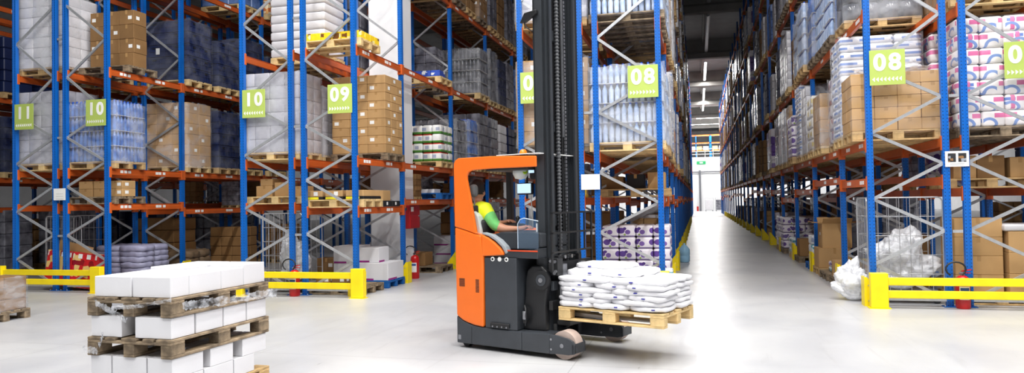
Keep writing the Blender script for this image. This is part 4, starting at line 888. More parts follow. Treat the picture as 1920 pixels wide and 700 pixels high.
# ------------------------------------------------------------------ the driver
def skinned(name, V, E_, rad, mats, segm, sub=2, root=0):
    me = bpy.data.meshes.new(name); me.from_pydata([tuple(v) for v in V], E_, []); o = bpy.data.objects.new(name, me); COL.objects.link(o)
    md = o.modifiers.new('skin', 'SKIN'); md.use_smooth_shade = True
    sv = me.skin_vertices[0].data
    for i, r in enumerate(rad): sv[i].radius = (r, r) if not isinstance(r, tuple) else r; sv[i].use_root = (i == root)
    sb = o.modifiers.new('sub', 'SUBSURF'); sb.levels = sub; sb.render_levels = sub
    dg = bpy.context.evaluated_depsgraph_get(); dg.update(); nm = bpy.data.meshes.new_from_object(o.evaluated_get(dg)); bpy.data.objects.remove(o)
    nm.materials.clear()
    for m_ in mats: nm.materials.append(m_)
    def dist(p, a, b):
        ab = b-a; t = max(0, min(1, (p-a).dot(ab)/max(1e-9, ab.length_squared))); return (p-(a+ab*t)).length
    VV = [Vector(v) for v in V]
    for f in nm.polygons:
        c = f.center; best = min(range(len(E_)), key=lambda k: dist(c, VV[E_[k][0]], VV[E_[k][1]])/max(.03, (max(rad[E_[k][0]]) if isinstance(rad[E_[k][0]], tuple) else rad[E_[k][0]])))
        f.material_index = segm(best, c); f.use_smooth = True
    nm.name = name; return nm
M_SKIN = mat('skin', (205, 150, 122), .5, 0, .05, 8); M_VEST = mat('vest_yellow', (226, 240, 30), .6, 0, .05, 8, .2, 20); M_SHIRT = mat('shirt_green', (110, 196, 110), .75, 0, .08, 8, .35, 18); M_TRS = mat('trousers_navy', (40, 46, 62), .8); M_HAIR = mat('hair_dark', (40, 36, 36), .8, 0, .2, 40, .4, 80); M_REFL = mat('reflective_band', (150, 152, 158), .3)
V = []; E_ = []; RAD = []; TAGS = []
def joint(p, r, parent=None, t=None):
    V.append(Vector(p)); RAD.append(r)
    if parent is not None: E_.append((parent, len(V)-1)); TAGS.append(t)
    return len(V)-1
pel = joint((.17, .30, 1.05), .14)
wai = joint((.155, .29, 1.20), .145, pel, 'torso'); chs = joint((.125, .28, 1.37), .165, wai, 'torso'); upc = joint((.10, .28, 1.49), .14, chs, 'torso'); nek = joint((.085, .29, 1.595), .052, upc, 'neck')
hb = joint((.08, .305, 1.655), .062, nek, 'head'); hm_ = joint((.078, .315, 1.725), .096, hb, 'head'); ht = joint((.075, .31, 1.79), .072, hm_, 'head')
nose = joint((.11, .412, 1.70), .014, hm_, 'head')
for sx_ in (-1, 1): joint((.078+sx_*.095, .315-sx_*.03, 1.715), .016, hm_, 'head')
rs = joint((.245, .235, 1.515), .088, upc, 'shoulder'); re = joint((.385, .225, 1.325), .068, rs, 'sleeve'); rf = joint((.5, .25, 1.295), .046, re, 'fore'); rw_ = joint((.655, .285, 1.30), .028, rf, 'fore'); rh = joint((.72, .3, 1.305), .032, rw_, 'hand')
for k, (dx, dy, dz) in enumerate(((.065, .035, .012), (.085, .015, .016), (.082, -.005, .014), (.068, -.024, .008))):
    a = joint((.735+dx*.35, .3+dy*.75, 1.312+dz), .0095, rh, 'hand'); b = joint((.735+dx*.8, .3+dy, 1.318), .009, a, 'hand'); joint((.735+dx, .3+dy, 1.295), .008, b, 'hand')
a = joint((.715, .335, 1.318), .0105, rh, 'hand'); joint((.74, .36, 1.308), .009, a, 'hand')
ls = joint((-.035, .36, 1.51), .085, upc, 'shoulder'); le = joint((.03, .53, 1.33), .062, ls, 'sleeve'); lf = joint((.15, .58, 1.335), .042, le, 'fore'); lw = joint((.27, .575, 1.355), .028, lf, 'fore'); lh = joint((.33, .57, 1.365), .032, lw, 'hand')
for k, (dx, dy) in enumerate(((.06, .03), (.075, .01), (.072, -.01), (.06, -.028))):
    a = joint((.345+dx*.45, .57+dy*.8, 1.375), .0095, lh, 'hand'); joint((.345+dx, .57+dy, 1.352), .0085, a, 'hand')
a = joint((.335, .535, 1.372), .0105, lh, 'hand'); joint((.36, .52, 1.36), .009, a, 'hand')
for sx_ in (-1, 1):
    h_ = joint((.18+sx_*.09, .36, 1.07), .085, pel, 'leg'); k_ = joint((.26+sx_*.11, .74, 1.10), .062, h_, 'leg'); f_ = joint((.28+sx_*.11, .80, .72), .045, k_, 'leg'); joint((.29+sx_*.11, .93, .66), .04, f_, 'shoe')
MI = {'torso': 1, 'shoulder': 1, 'neck': 0, 'head': 0, 'sleeve': 2, 'fore': 0, 'hand': 0, 'leg': 3, 'shoe': 4}
def segm(k, c):
    t = TAGS[k]
    if t == 'sleeve' and ((c-V[rs]).length < .06 or (c-V[ls]).length < .06): return 1
    if t == 'fore' and min((c-V[re]).length, (c-V[le]).length) < .055: return 2
    if t == 'neck' and c.z < 1.565: return 1
    if t == 'torso' and (1.265 < c.z < 1.315): return 5
    if t == 'torso' and c.z < 1.1: return 3
    return MI[t]
pm = skinned('person', V, E_, RAD, [M_SKIN, M_VEST, M_SHIRT, M_TRS, M_BLACK, M_REFL], segm, 2, pel)
per = tag(obj('person', pm, None, TO, (0, 0, TA)), 'driver in yellow vest and green shirt seated in the truck cab', 'person')
bm = bmesh.new(); bmesh.ops.create_uvsphere(bm, u_segments=20, v_segments=12, radius=1)
bmesh.ops.delete(bm, geom=[v for v in bm.verts if (v.co.z < -.62 or (v.co.y > .45 and v.co.z < .35))], context='VERTS')
m = MB(); m.bm(bm, M_HAIR, True); hr_ = obj('hair', m, per, (.077, .305, 1.74), (0, 0, -.3), (.102, .112, .118))

# ------------------------------------------------------------------ front stack of white cartons on three pallets
FA = -.038; FC = Vector((-3.846, 4.589, 0)); fx = Vector((math.cos(FA), math.sin(FA), 0)); fy = Vector((-math.sin(FA), math.cos(FA), 0))
def fpos(a, b, z): return FC-fx*.8+fx*a+fy*b+Vector((0, 0, z))       # a: 0..0.8 left to right, b: 0..1.2 away
for z, lab in ((0, 'bottom weathered pallet under the front white cartons'), (.45, 'middle weathered pallet in the front white stack'), (.76, 'top weathered pallet of the front white stack')):
    tag(pallet('pallet', None, fpos(.4, .6, z), FA+PI/2, M_WOODG if z else M_WOOD, True), lab, 'pallet', 'pallets of the front stack')
def wbox(a0, a1, b0, b1, z, h, lab, rz=0, mt=M_WCARD):
    w, d = a1-a0-.004, b1-b0-.004
    me = carton_mesh(w, d, h, mt, 0, False, None, .004)
    tag(obj('carton', me, None, fpos((a0+a1)/2, (b0+b1)/2, z), (0, 0, FA+rz)), lab, 'box', 'white cartons of the front stack')
BS = (0.03, .23, .6, .89, 1.185); NM = ('nearest', 'second', 'third', 'farthest'); AS = ((.04, .40), (.41, .77))
for j in range(4):
    for i in range(2):
        wbox(AS[i][0], AS[i][1], BS[j], BS[j+1], .906, .157+(.022 if j == 3 or (j == 2 and i == 0) else 0), f"white carton on the top pallet, {('left', 'right')[i]} row, {NM[j]} from camera")
for j, (b0, b1) in enumerate(((.02, .27), (.285, .6), (.61, .9), (.91, 1.18))):
    for i, (a0, a1) in enumerate(((.015, .315), (.44, .785))):
        wbox(a0, a1, b0, b1, .596, .16, f"white carton on the middle pallet, {('left', 'right')[i]} row, {NM[j]} from camera")
for k, z in enumerate((.146, .298)):
    for j, (b0, b1) in enumerate(((.02, .36), (.44 if k else .37, .72), (.84 if k else .73, 1.0 if not k else 1.17))):
        for i, (a0, a1) in enumerate(((.01, .21), (.22, .545), (.555, .79))):
            wbox(a0, a1, b0, b1, z, .15 if k else .151, f"white carton on bottom pallet, {('lower', 'upper')[k]} layer, {('left', 'middle', 'right')[i]} column, {('front', 'middle', 'back')[j]}")
# torn stretch film round the stack
def ribbon(pts, w, mt, seed=1, n=26):
    r = random.Random(seed); m = MB(); vs = []
    P = [Vector(p) for p in pts]; segs = []
    for a, b in zip(P, P[1:]):
        for t in range(n): segs.append(a.lerp(b, t/n))
    segs.append(P[-1])
    for q in segs:
        o = r.uniform(-.008, .008); hw = w/2*(.7+.5*r.random())
        vs += [q+Vector((o, o, hw)), q+Vector((-o, r.uniform(-.01, .004), 0)), q+Vector((o, -o, -hw))]
    fs = []
    for k in range(len(segs)-1): fs += [(3*k, 3*k+1, 3*k+4, 3*k+3), (3*k+1, 3*k+2, 3*k+5, 3*k+4)]
    m.add(vs, fs, mt, True); return m
M_FILMS = film_mat('film_strand', (235, 238, 245), .05, .6, 14)
fl = tag(empty('torn_stretch_film', fpos(.4, 0, .76)), 'torn clear film strands hanging round the front white stack', 'film')
def fl_add(pts, w, s):
    o = obj('film_strand', ribbon([fpos(*p)-fpos(.4, 0, .76) for p in pts], w, M_FILMS, s), fl)
fl_add([(.10, -.02, .865), (.28, -.03, .80), (.42, -.03, .735)], .05, 1); fl_add([(.28, -.03, .83), (.5, -.03, .845), (.82, -.02, .9)], .03, 2); fl_add([(.18, -.02, .62), (.15, -.03, .53)], .05, 3); fl_add([(.82, .1, .84), (.83, .5, .82), (.83, 1.21, .80)], .07, 4); fl_add([(-.02, -.02, .5), (.12, -.02, .49)], .05, 5)
fl_add([(.83, 1.15, .81), (.87, 1.22, .79)], .07, 6)
# brown wrapped load at the left edge
lp = Vector((-10.2, 8.12, 0)); T = tag(empty('carton_pallet_load', lp, .06), 'brown wrapped carton load cut by the left photo edge', 'pallet load')
pallet('pallet', T, mt=M_WOODG); z = stack(T, 'carton', lambda a, b, c, i, j, k: carton_mesh(a, b, c, M_CARD2, 0), 1.12, .74, 3, 2, 3, .16); wrap(T, 1.12, .74, .12, z-.12, M_FILM)

# ------------------------------------------------------------------ goods standing loose in the racks
def loose(name, me, x, y, z, label, cat, group, rz=0, rot=None): return tag(obj(name, me, None, (x, y, z), rot or (0, 0, rz)), label, cat, group)
def lpal(x, y, z, label, mt=M_WOOD, rz=0, full=True): return tag(pallet('pallet', None, (x, y, z), rz, mt, full), label, 'pallet', 'loose pallets in the racks')
X1b = (UX[6]+UX[7])/2; X1a = (UX[4]+UX[5])/2; X0b = (UX[2]+UX[3])/2; X0a = (UX[0]+UX[1])/2; X2b = (UX[10]+UX[11])/2; X3a = (UX[12]+UX[13])/2; X3b = (UX[14]+UX[15])/2
PURP = mat('print_purple_band', (150, 36, 128), .5)
# 09 rack floor: white boxes with purple bands
lpal(X1b, 11.93, 0, 'bare worn pallet on the floor beside the yellow barrier', M_WOODG); lpal(X1b, 12.92, 0, 'blue painted pallet under the purple banded white boxes', M_WOODB)
loose('carton', carton_mesh(.66, .74, .33, M_WCARD, 0, False, PURP), X1b+.26, 12.9, .146, 'wide white box with purple band on the blue pallet', 'box', 'white boxes with purple bands')
loose('carton', carton_mesh(.44, .46, .28, M_WCARD, 0, False, PURP), X1b+.14, 12.86, .478, 'small white box topping the wide purple banded box', 'box', 'white boxes with purple bands')
loose('carton', carton_mesh(.5, .6, .31, M_WCARD, 0, False, PURP), X1b-.34, 12.92, .146, 'lower white box left on the blue pallet', 'box', 'white boxes with purple bands')
loose('carton', carton_mesh(.5, .6, .33, M_WCARD, 0, False, PURP), X1b-.34, 12.92, .459, 'upper white box with purple band, left on blue pallet', 'box', 'white boxes with purple bands')
for k, (dx, y, z) in enumerate(((-.42, 12.05, .146), (-.12, 12.08, .146))): loose('carton', carton_mesh(.27, .3, .12, M_CARD2, 1), X1b+dx, y, z, ('flat brown box on worn pallet behind the barrier, left', 'flat brown box on worn pallet behind the barrier, right')[k], 'box', 'flat brown boxes')
for k, z in enumerate((0, .27)): loose('carton', carton_mesh(.4, .35, .265, M_CARD2, 1), -7.16, 13.0+.05*k, z+.001, ('lower dark brown box left of the white boxes', 'upper dark brown box left of the white boxes')[k], 'box', 'brown boxes')
# 09 rack low shelf: pale pallet with flat cartons, black trays
zA = 1.48+.061
lpal(X1b, 11.93, zA, 'pale pallet on the low shelf of the 09 rack', M_WOODL)
YL = mat('label_yellow', (240, 230, 40), .5)
for k in range(3):
    m = MB(); m.bbox(-.18, .18, -.36, .36, 0, .05, M_BLACK, .006); m.bbox(-.17, .17, -.35, .35, .05, .16, M_CARD, .005); m.box(-.16, .1, -.363, -.36, .005, .045, YL); m.box(0, .08, -.353, -.35, .07, .14, M_WHITE)
    loose('tray_carton', m, X1b-.4+k*.4, 11.93, zA+.146, f"{('left', 'middle', 'right')[k]} flat brown carton with yellow label on pale pallet", 'box', 'flat cartons with yellow labels')
for k in range(2):
    m = MB(); m.bbox(-.28, .28, -.19, .19, 0, .11, M_BLACK, .01); m.box(.281, .2825, -.06, .0, .03, .09, M_WHITE); loose('black_tray', m, X1b+.25, 12.7+k*.4, zA-.001, f"{('front', 'rear')[k]} black plastic tray beside the pale pallet", 'tray', 'black trays')
loose('carton', carton_mesh(.4, .34, .2, M_CARD, 0), X1b+.3, 12.72, zA+.11, 'open brown box on the black trays, 09 rack', 'box', 'brown boxes')
loose('carton', carton_mesh(.38, .3, .17, M_CARD2, 1), X1b-.28, 12.9, zA, 'brown box deep on the low shelf of 09 rack', 'box', 'brown boxes')
# 09 rack third shelf: low yellow boxes on a pallet
zC = 4.32+.061; lpal(X1b+.02, 11.86, zC, 'pale pallet under the yellow boxes, third shelf', M_WOODL)
k = 0
for i in range(6):
    for j in range(4):
        loose('pack', carton_mesh(.19, .18, .13, PRINTS['yellow'], 0, False), X1b-.47+i*.196, 11.57+j*.195, zC+.146, f'small yellow printed box, {ORD[j]} row, {ORD[i]} from the left, 09 rack pallet', 'box', 'yellow boxes on the third shelf')
# pillar bay third shelf: pallet with low blue boxes
lpal(X1b, 15.95, 4.381, 'pale pallet under low blue boxes beyond the pillar', M_WOODL, full=False)
BB = print_mat('print_blue', (60, 90, 190), (10, 10, 20), (230, 234, 240), (30, 50, 130), thr=(.7, .85))
for i in range(5): loose('pack', carton_mesh(.22, .36, .14, BB, 0, False), X1b-.46+i*.23, 15.75, 4.527, f'low blue printed box beyond the pillar, {ORD[i]} from left', 'box', 'low blue boxes')
# pillar bay: blue pallet on low shelf, pallet with dark cartons on the floor
lpal(X1b, 15.9, 1.681, 'blue pallet on the low shelf beyond the pillar', M_WOODB, full=False); m = MB(); m.bbox(-.3, .3, -.2, .2, 0, .09, M_WCARD, .004); loose('carton', m, X1b+.1, 15.75, 1.826, 'flat white box on the blue pallet beyond the pillar', 'box', 'white boxes')
lpal(X1b, 15.8, 0, 'worn floor pallet beyond the pillar extinguisher', M_WOODG, full=False)
loose('carton', carton_mesh(.5, .5, .3, M_CARD2, 0), X1b-.1, 15.8, .146, 'dark brown box on the worn pallet beyond extinguisher', 'box', 'brown boxes')
for k in range(3): loose('carton', carton_mesh(.9, .6, .24, M_WCARD, 0, False, PURP), X1b, 18.0, .001+k*.243, f'{ORD[k]} purple banded white carton up from floor behind the truck cab', 'box', 'stacked banded white cartons')
# right 10 rack: low shelf pallet with small cartons
zA = 1.56+.061; lpal(X1a, 12.05, zA, 'pale pallet with small boxes on low shelf, right 10 rack', M_WOODL)
for k, (dx, dz, w, h) in enumerate(((-.35, 0, .34, .2), (.02, 0, .3, .26), (.36, 0, .3, .18), (-.3, .201, .26, .13))): loose('carton', carton_mesh(w, .3, h, M_CARD, 0), X1a+dx, 12.0, zA+.146+dz, f"small brown box on pale low pallet, {('left base', 'middle', 'right', 'left top')[k]}, right 10 rack", 'box', 'brown boxes')
# left 10 rack: low shelf with cartons
zA = 1.62+.061; lpal(X0b-.05, 11.95, zA, 'worn pallet on the low shelf of the left 10 rack', M_WOODG)
k = 0
for i in range(3):
    for j in range(2): loose('carton', carton_mesh(.33, .34, .155, M_CARD, 1 if i == 2 else 0), X0b-.33+i*.36, 11.9, zA+.146+j*.157, f"small brown box, {('left', 'middle', 'right')[i]} {('lower', 'upper')[j]}, low shelf of left 10 rack", 'box', 'brown boxes of the left 10 rack')
# sacks on the floor of the left racks
M_GSACK = mat('sack_grey', (150, 150, 176), .5, 0, .12, 6, .3, 14); M_BSACK = mat('sack_brown', (104, 84, 62), .7, 0, .12, 6, .3, 14)
def gl(i, j, k): return f"grey sack behind red boxes, {('bottom', 'second', 'third', 'fourth', 'fifth', 'top')[k]} layer, {('left', 'right')[i]} {('front', 'back')[j]}"
lpal(X0b, 12.6, 0, 'floor pallet under the grey sacks', M_WOODG, full=False); sacks(Vector((X0b, 12.6, 0)), 0, 2, 2, 6, 1.15, .8, .11, M_GSACK, gl, 'grey sacks', .147)
def bl(i, j, k): return f"brown sack on the floor, {('bottom', 'middle', 'top')[k]} layer, {('left', 'right')[i]} {('front', 'back')[j]}, left 10 rack"
lpal(X0b, 13.97, 0, 'floor pallet under the brown sacks', M_WOODG, full=False); sacks(Vector((X0b, 13.97, 0)), 0, 2, 2, 3, 1.15, .8, .15, M_BSACK, bl, 'brown sacks', .147)
lpal(X0b+.05, 14.95, 0, 'bare floor pallet beyond the brown sacks', M_WOOD, full=False)
# red printed display boxes leaning behind the left barrier
M_REDB = print_mat('print_red_gold', (206, 30, 36), (9, 9, 9), (236, 196, 120), (150, 16, 24), thr=(.62, .84), wave=True)
for k, (x, w, z) in enumerate(((-12.29, .6, .085), (-11.68, .6, .03))):
    m = MB(); m.bbox(-w/2, w/2, -.16, .16, 0, .68, M_REDB, .006); m.box(-w/2+.02, w/2-.02, -.164, -.16, .57, .66, M_WHITE)
    for q in range(3): m.box(-w/2+.04+q*.2, -w/2+.14+q*.2, -.167, -.164, .53, .66, M_REDB)
    loose('display_box', m, x, Y0+.24, z, f"{('left', 'right')[k]} red and gold printed box behind the left barrier", 'box', 'red printed boxes', rot=(-.1, .09, 0))
m = MB(); m.bbox(-.42, .42, -.004, .004, 0, .86, M_CARD, .002); loose('cardboard_sheet', m, -12.42, Y0+.49, .05, 'brown cardboard sheet leaning behind the red boxes', 'sheet', None, rot=(-.08, .2, 0))
# middle 08 rack floor: violet packs, teal and white packs
lpal(X2b, 12.95, 0, 'floor pallet under the violet packs', M_WOOD, full=False)
for i, j, k in shell(4, 3, 5): loose('pack', soft_mesh(.285, .25, .2, PRINTS['violet']), X2b-.44+i*.293, 12.68+j*.26, .146+k*.201, f"violet flower printed pack, {ORD[k]} layer, {ORD[i]} column, {('front', 'middle', 'back')[j]} row", 'pack', 'violet packs on the floor pallet')
lpal(X2b, 11.93, 0, 'floor pallet under the teal and white packs', M_WOODG, full=False)
M_WT = print_mat('print_white_teal', (226, 230, 234), (8, 8, 10), (60, 160, 176), (150, 160, 190), thr=(.74, .88), wave=True)
for i in range(3):
    for k in range(3): loose('pack', soft_mesh(.36, .36, .1, PRINTS['teal']), X2b-.3+i*.37+R.uniform(-.02, .02), 12.14, .146+k*.1, f'teal printed flat pack, {ORD[k]} layer, {ORD[i]} from left', 'pack', 'teal packs', R.uniform(-.1, .1))
    for k in range(2): loose('pack', soft_mesh(.36, .34, .1, M_WT), X2b-.36+i*.37+R.uniform(-.02, .02), 11.74, .146+k*.1, f'white teal printed pack in front of teal packs, {ORD[k]} layer, {ORD[i]} from left', 'pack', 'white packs', R.uniform(-.1, .1))
loose('carton', carton_mesh(.34, .3, .3, M_CARD, 1), X2b+.42, 13.75, .001, 'brown box beside the violet packs on floor', 'box', 'brown boxes')
zA = 1.58+.061; lpal(X2b, 12.9, zA, 'pallet on the low shelf of the middle 08 rack', M_WOOD); 
for k in range(3): loose('carton', carton_mesh(.3, .4, .22+.03*k, (M_CARD2, M_BLACK, M_CARD)[k], 0), X2b-.36+k*.36, 12.9, zA+.146, ('dark brown box on low shelf pallet, middle 08 rack', 'black box on low shelf pallet, middle 08 rack', 'light brown box on low shelf pallet, middle 08 rack')[k], 'box', 'boxes on the low middle shelf')
loose('pack', carton_mesh(.3, .25, .16, PRINTS['yellow'], 0, False), -1.95, 12.0, 1.641, 'yellow printed box behind the blank notice', 'box', None)
# water jar standing at the aisle edge
m = MB(); m.lathe([(.1, 0), (.13, .02), (.135, .15), (.125, .17), (.135, .19), (.135, .32), (.06, .42), (.03, .44), (.03, .48)], mat('jar_blue', (150, 196, 226), .1, 0, .1), 18); loose('water_jar', m, -.36, 18.6, 0, 'pale blue water jar on the floor by middle rack guards', 'jar', None)
# right edge rack: cartons on low shelf and floor
zA = 1.62+.061; lpal(X3b, 12.3, zA, 'pallet with brown cartons on low shelf at right edge', M_WOOD)
for k, (dx, w, h) in enumerate(((-.32, .3, .34), (.02, .36, .33), (.4, .26, .3))): loose('carton', carton_mesh(w, .4, h, (M_CARD, M_CARD2, M_CARD)[k], 0), X3b+dx, 12.2, zA+.146, f"{('left', 'middle', 'right')[k]} brown carton on low shelf pallet at right edge", 'box', 'low shelf cartons at right edge')
lpal(X3b, 12.05, 0, 'floor pallet under the big brown cartons, right edge', M_WOOD)
for k in range(4): loose('carton', carton_mesh(.62, .62, .272, M_CARD, 0), X3b-.24, 12.1, .146+k*.274, f"big brown carton by right extinguisher, {('bottom', 'second', 'third', 'top')[k]} of its stack", 'box', 'big brown cartons at right edge')
for k in range(3): loose('carton', carton_mesh(.5, .6, .3, M_CARD, 0), X3b+.36, 12.0, .146+k*.302, f"big brown carton at right photo edge, {('bottom', 'middle', 'top')[k]} of its stack", 'box', 'big brown cartons at right edge')
m = MB(); m.bbox(-.28, .28, -.3, .3, 0, .1, M_WRAPW, .03, 2, smooth=True); loose('pack', m, X3b+.34, 12.0, 1.055, 'grey white bag lying on the right edge cartons', 'bag', None)
loose('carton', carton_mesh(.36, .5, .95, M_CARD2, 0), X3a+.46, 13.02, .001, 'tall dark carton beside the right film cage', 'box', None)
# right 08 rack floor bays
def openbox(w, d, h):
    m = MB(); t = .006; m.box(-w/2, w/2, -d/2, d/2, 0, t, M_CARD)
    for s in (-1, 1): m.box(-w/2, w/2, s*(d/2)-t/2, s*(d/2)+t/2, 0, h, M_CARD); m.box(s*(w/2)-t/2, s*(w/2)+t/2, -d/2, d/2, 0, h, M_CARD)
    for s in (-1, 1): m.prism([(s*w/2, h-.002), (s*(w/2+.2), h+.02), (s*(w/2+.2), h+.03), (s*w/2, h+.006)], -d/2, d/2, M_CARD, 'y'); m.prism([(s*d/2, h-.002), (s*(d/2+.14), h+.1), (s*(d/2+.14), h+.106), (s*d/2, h+.006)], -w/2, w/2, M_CARD, 'x')
    m.box(-w/2-.0045, -w/2-.003, -.05, .06, h*.5, h*.62, M_WHITE); return m
y1 = slots('R3a', 1)
lpal(X3a, y1[0], 0, 'worn floor pallet, nearest in second bay of right 08 rack', M_WOODG); lpal(X3a-.02, y1[1], 0, 'worn floor pallet with purple packs, right 08 rack', M_WOODG); lpal(X3a, y1[2], 0, 'floor pallet under the open carton, right 08 rack', M_WOOD)
loose('carton', carton_mesh(.42, .32, .3, M_CARD, 0), X3a-.38, y1[0]-.05, .146, 'brown carton at the edge of nearest worn pallet, right rack', 'box', 'cartons on the right rack floor'); loose('carton', carton_mesh(.4, .3, .28, M_CARD, 0), X3a+.1, y1[0]-.05, .146, 'second brown carton on nearest worn pallet, right rack', 'box', 'cartons on the right rack floor'); loose('carton', carton_mesh(.3, .3, .26, M_CARD2, 0), X3a-.4, y1[0]+.27, .146, 'dark brown carton behind on nearest worn pallet, right rack', 'box', 'cartons on the right rack floor')
for k in range(2): loose('pack', soft_mesh(.5, .36, .1, (PRINTS['teal'], PRINTS['violet'])[k]), X3a-.25, y1[1]-.1, .146+k*.1, ('flat teal pack on second worn pallet, right rack', 'flat violet pack on second worn pallet, right rack')[k], 'pack', 'flat packs right rack')
loose('carton', carton_mesh(.6, .5, .22, PRINTS['yellow'], 0, False), X3a+.25, y1[1]+.1, .146, 'yellow printed display carton on second worn pallet', 'box', None)
loose('carton', carton_mesh(.6, .62, .4, M_CARD, 0), X3a-.28, y1[2], .146, 'brown carton beneath the open carton, right rack', 'box', 'cartons on the right rack floor'); loose('open_carton', openbox(.55, .55, .5), X3a-.22, y1[2]+.02, .548, 'tall open brown carton with raised flaps, right rack', 'box', None)
y2 = slots('R3a', 2); lpal(X3a, y2[0], 0, 'blue pallet under white film packs, right rack', M_WOODB, full=False)
for k in range(3): loose('pack', soft_mesh(.5, .5, .2, M_WT), X3a-.3, y2[0], .146+k*.2, f"film wrapped white pack on blue pallet, {('bottom', 'middle', 'top')[k]}, right rack", 'pack', 'film packs on blue pallet')
lpal(X3a, y2[2], 0, 'third bay floor pallet, right 08 rack', M_WOODG, full=False); loose('carton', carton_mesh(.5, .5, .42, M_CARD2, 0), X3a-.3, y2[2], .146, 'dark brown carton alone in third bay, right rack', 'box', 'cartons on the right rack floor')
y3 = slots('R3a', 3); load('teal', 'R3a', 'G', 3, 0, full=False); load('violet', 'R3a', 'G', 3, 2, full=False); load('violet', 'R3a', 'G', 4, 0, full=False)

# ------------------------------------------------------------------ roll cages with waste film
def cage(x, y, rz, w, d, h, label):
    e = tag(empty('roll_cage', (x, y, 0), rz), label, 'roll cage', 'grey wire roll cages'); r = .011
    m = MB(); m.bbox(-w/2, w/2, -d/2, d/2, .14, .17, M_GALV, .006); obj('base', m, e)
    for sx_ in (-1, 1):
        for sy in (-1, 1):
            m = MB(); m.cyl((sx_*(w/2-.08), sy*(d/2-.08)-.015, .055), (sx_*(w/2-.08), sy*(d/2-.08)+.015, .055), .055, M_RUB, 14); m.box(sx_*(w/2-.08)-.02, sx_*(w/2-.08)+.02, sy*(d/2-.08)-.025, sy*(d/2-.08)+.025, .06, .14, M_GALV); obj('castor', m, e)
    def panel(a, b):
        a, b = Vector(a), Vector(b); d_ = (b-a); L = d_.length; u = d_/L; m = MB(); c = .06
        m.tube([a+Vector((0, 0, .16)), a+Vector((0, 0, h-c)), a+u*c*.35+Vector((0, 0, h-c*.3)), a+u*c+Vector((0, 0, h)), b-u*c+Vector((0, 0, h)), b-u*c*.35+Vector((0, 0, h-c*.3)), b+Vector((0, 0, h-c)), b+Vector((0, 0, .16))], r, M_GALV, 7); p = obj('side_frame', m, e)
        for k in range(1, 7): q = MB(); t = a+u*L*k/7; q.cyl(t+Vector((0, 0, .16)), t+Vector((0, 0, h)), .005, M_GALV, 5); obj('wire', q, p)
        for k in range(1, 5): q = MB(); z = .16+(h-.16)*k/5; q.cyl(a+Vector((0, 0, z)), b+Vector((0, 0, z)), .005, M_GALV, 5); obj('wire', q, p)
    panel((-w/2, -d/2, 0), (w/2, -d/2, 0)); panel((-w/2, d/2, 0), (w/2, d/2, 0)); panel((-w/2, -d/2+.02, 0), (-w/2, d/2-.02, 0))
    return e
M_WASTE = film_mat('waste_film', (238, 240, 245), .55, .95, 9)
lpal_r = X3a
cage(X3a-.0, Y0+.63, 0, 1.0, .72, 1.56, 'wire roll cage full of clear film, right 08 rack')
crumple(X3a+.02, Y0+.63, .172, .9, .6, .8, 4, 'big heap of clear waste film in the right roll cage', M_WASTE)
crumple(X3a-.66, Y0+.6, 0, .55, .45, .5, 14, 'white film spilling out beside the right barrier post', M_WASTE)
cage(X1a+.15, Y0+.62, 0, .82, .7, 1.45, 'wire roll cage behind the middle yellow barrier, right 10 rack'); crumple(X1a+.15, Y0+.62, .172, .62, .5, .8, 8, 'white waste film in the roll cage of right 10 rack', M_WASTE)
cage(X0a+.1, Y0+.95, 0, .9, .7, 1.45, 'empty wire roll cage behind the red boxes')
# ------------------------------------------------------------------ fire extinguishers, hose cabinet
def extinguisher(x, y, r, h, label):
    e = tag(empty('fire_extinguisher', (x, y, 0)), label, 'extinguisher', 'red fire extinguishers')
    m = MB(); m.lathe([(r*.9, 0), (r, .02), (r, h*.82), (r*.9, h*.92), (r*.5, h*.985), (r*.28, h)], M_RED, 22); b = obj('cylinder', m, e)
    m = MB(); pts = []
    n = 10; vs = []
    for k in range(n+1):
        a = -PI/2-.75+1.5*k/n
        for z in (h*.28, h*.68): vs.append((math.cos(a)*(r+.0012), math.sin(a)*(r+.0012), z))
    m.add(vs, [(2*k, 2*k+2, 2*k+3, 2*k+1) for k in range(n)], M_WHITE, True); lb = obj('label', m, b)
    m = MB(); vs = []
    for k in range(n+1):
        a = -PI/2-.6+1.2*k/n
        for z in (h*.55, h*.64): vs.append((math.cos(a)*(r+.0022), math.sin(a)*(r+.0022), z))
    m.add(vs, [(2*k, 2*k+2, 2*k+3, 2*k+1) for k in range(n)], mat('print_blue_band', (50, 90, 160), .5), True); obj('label_print', m, b)
    m = MB(); m.cyl((0, 0, h), (0, 0, h+.05), .022, M_STEEL, 10); m.cyl((0, -.0, h+.03), (-.04, -.01, h+.03), .012, M_STEEL, 8); obj('valve', m, e)
    m = MB(); m.prism([(-.01, h+.05), (.11, h+.075), (.11, h+.09), (-.01, h+.068)], -.01, .01, M_RED, 'y'); m.prism([(0, h+.03), (.1, h+.03), (.1, h+.042), (0, h+.045)], -.01, .01, M_RED, 'y'); obj('handle', m, e)
    m = MB(); m.tube([(-.03+.125*math.cos(t)-.06, -.03, h+.09+.1*math.sin(t)) for t in [(-.9+k*.42) for k in range(13)]], .012, M_BLACK, 7); obj('hose', m, e)
    return e
extinguisher(3.55, Y0-.085, .092, .46, 'red fire extinguisher between the right rack posts'); extinguisher(-6.9, Y0-.085, .092, .46, 'red fire extinguisher behind the middle yellow barrier'); extinguisher(-5.84, 14.25, .092, .5, 'red fire extinguisher at the foot of the pillar')
e = tag(empty('hose_cabinet', (-5.93, 14.3, 1.06)), 'red wall cabinet mounted on the white pillar', 'cabinet'); M_REDC = mat('cabinet_red', (168, 24, 34), .35, 0, .04)
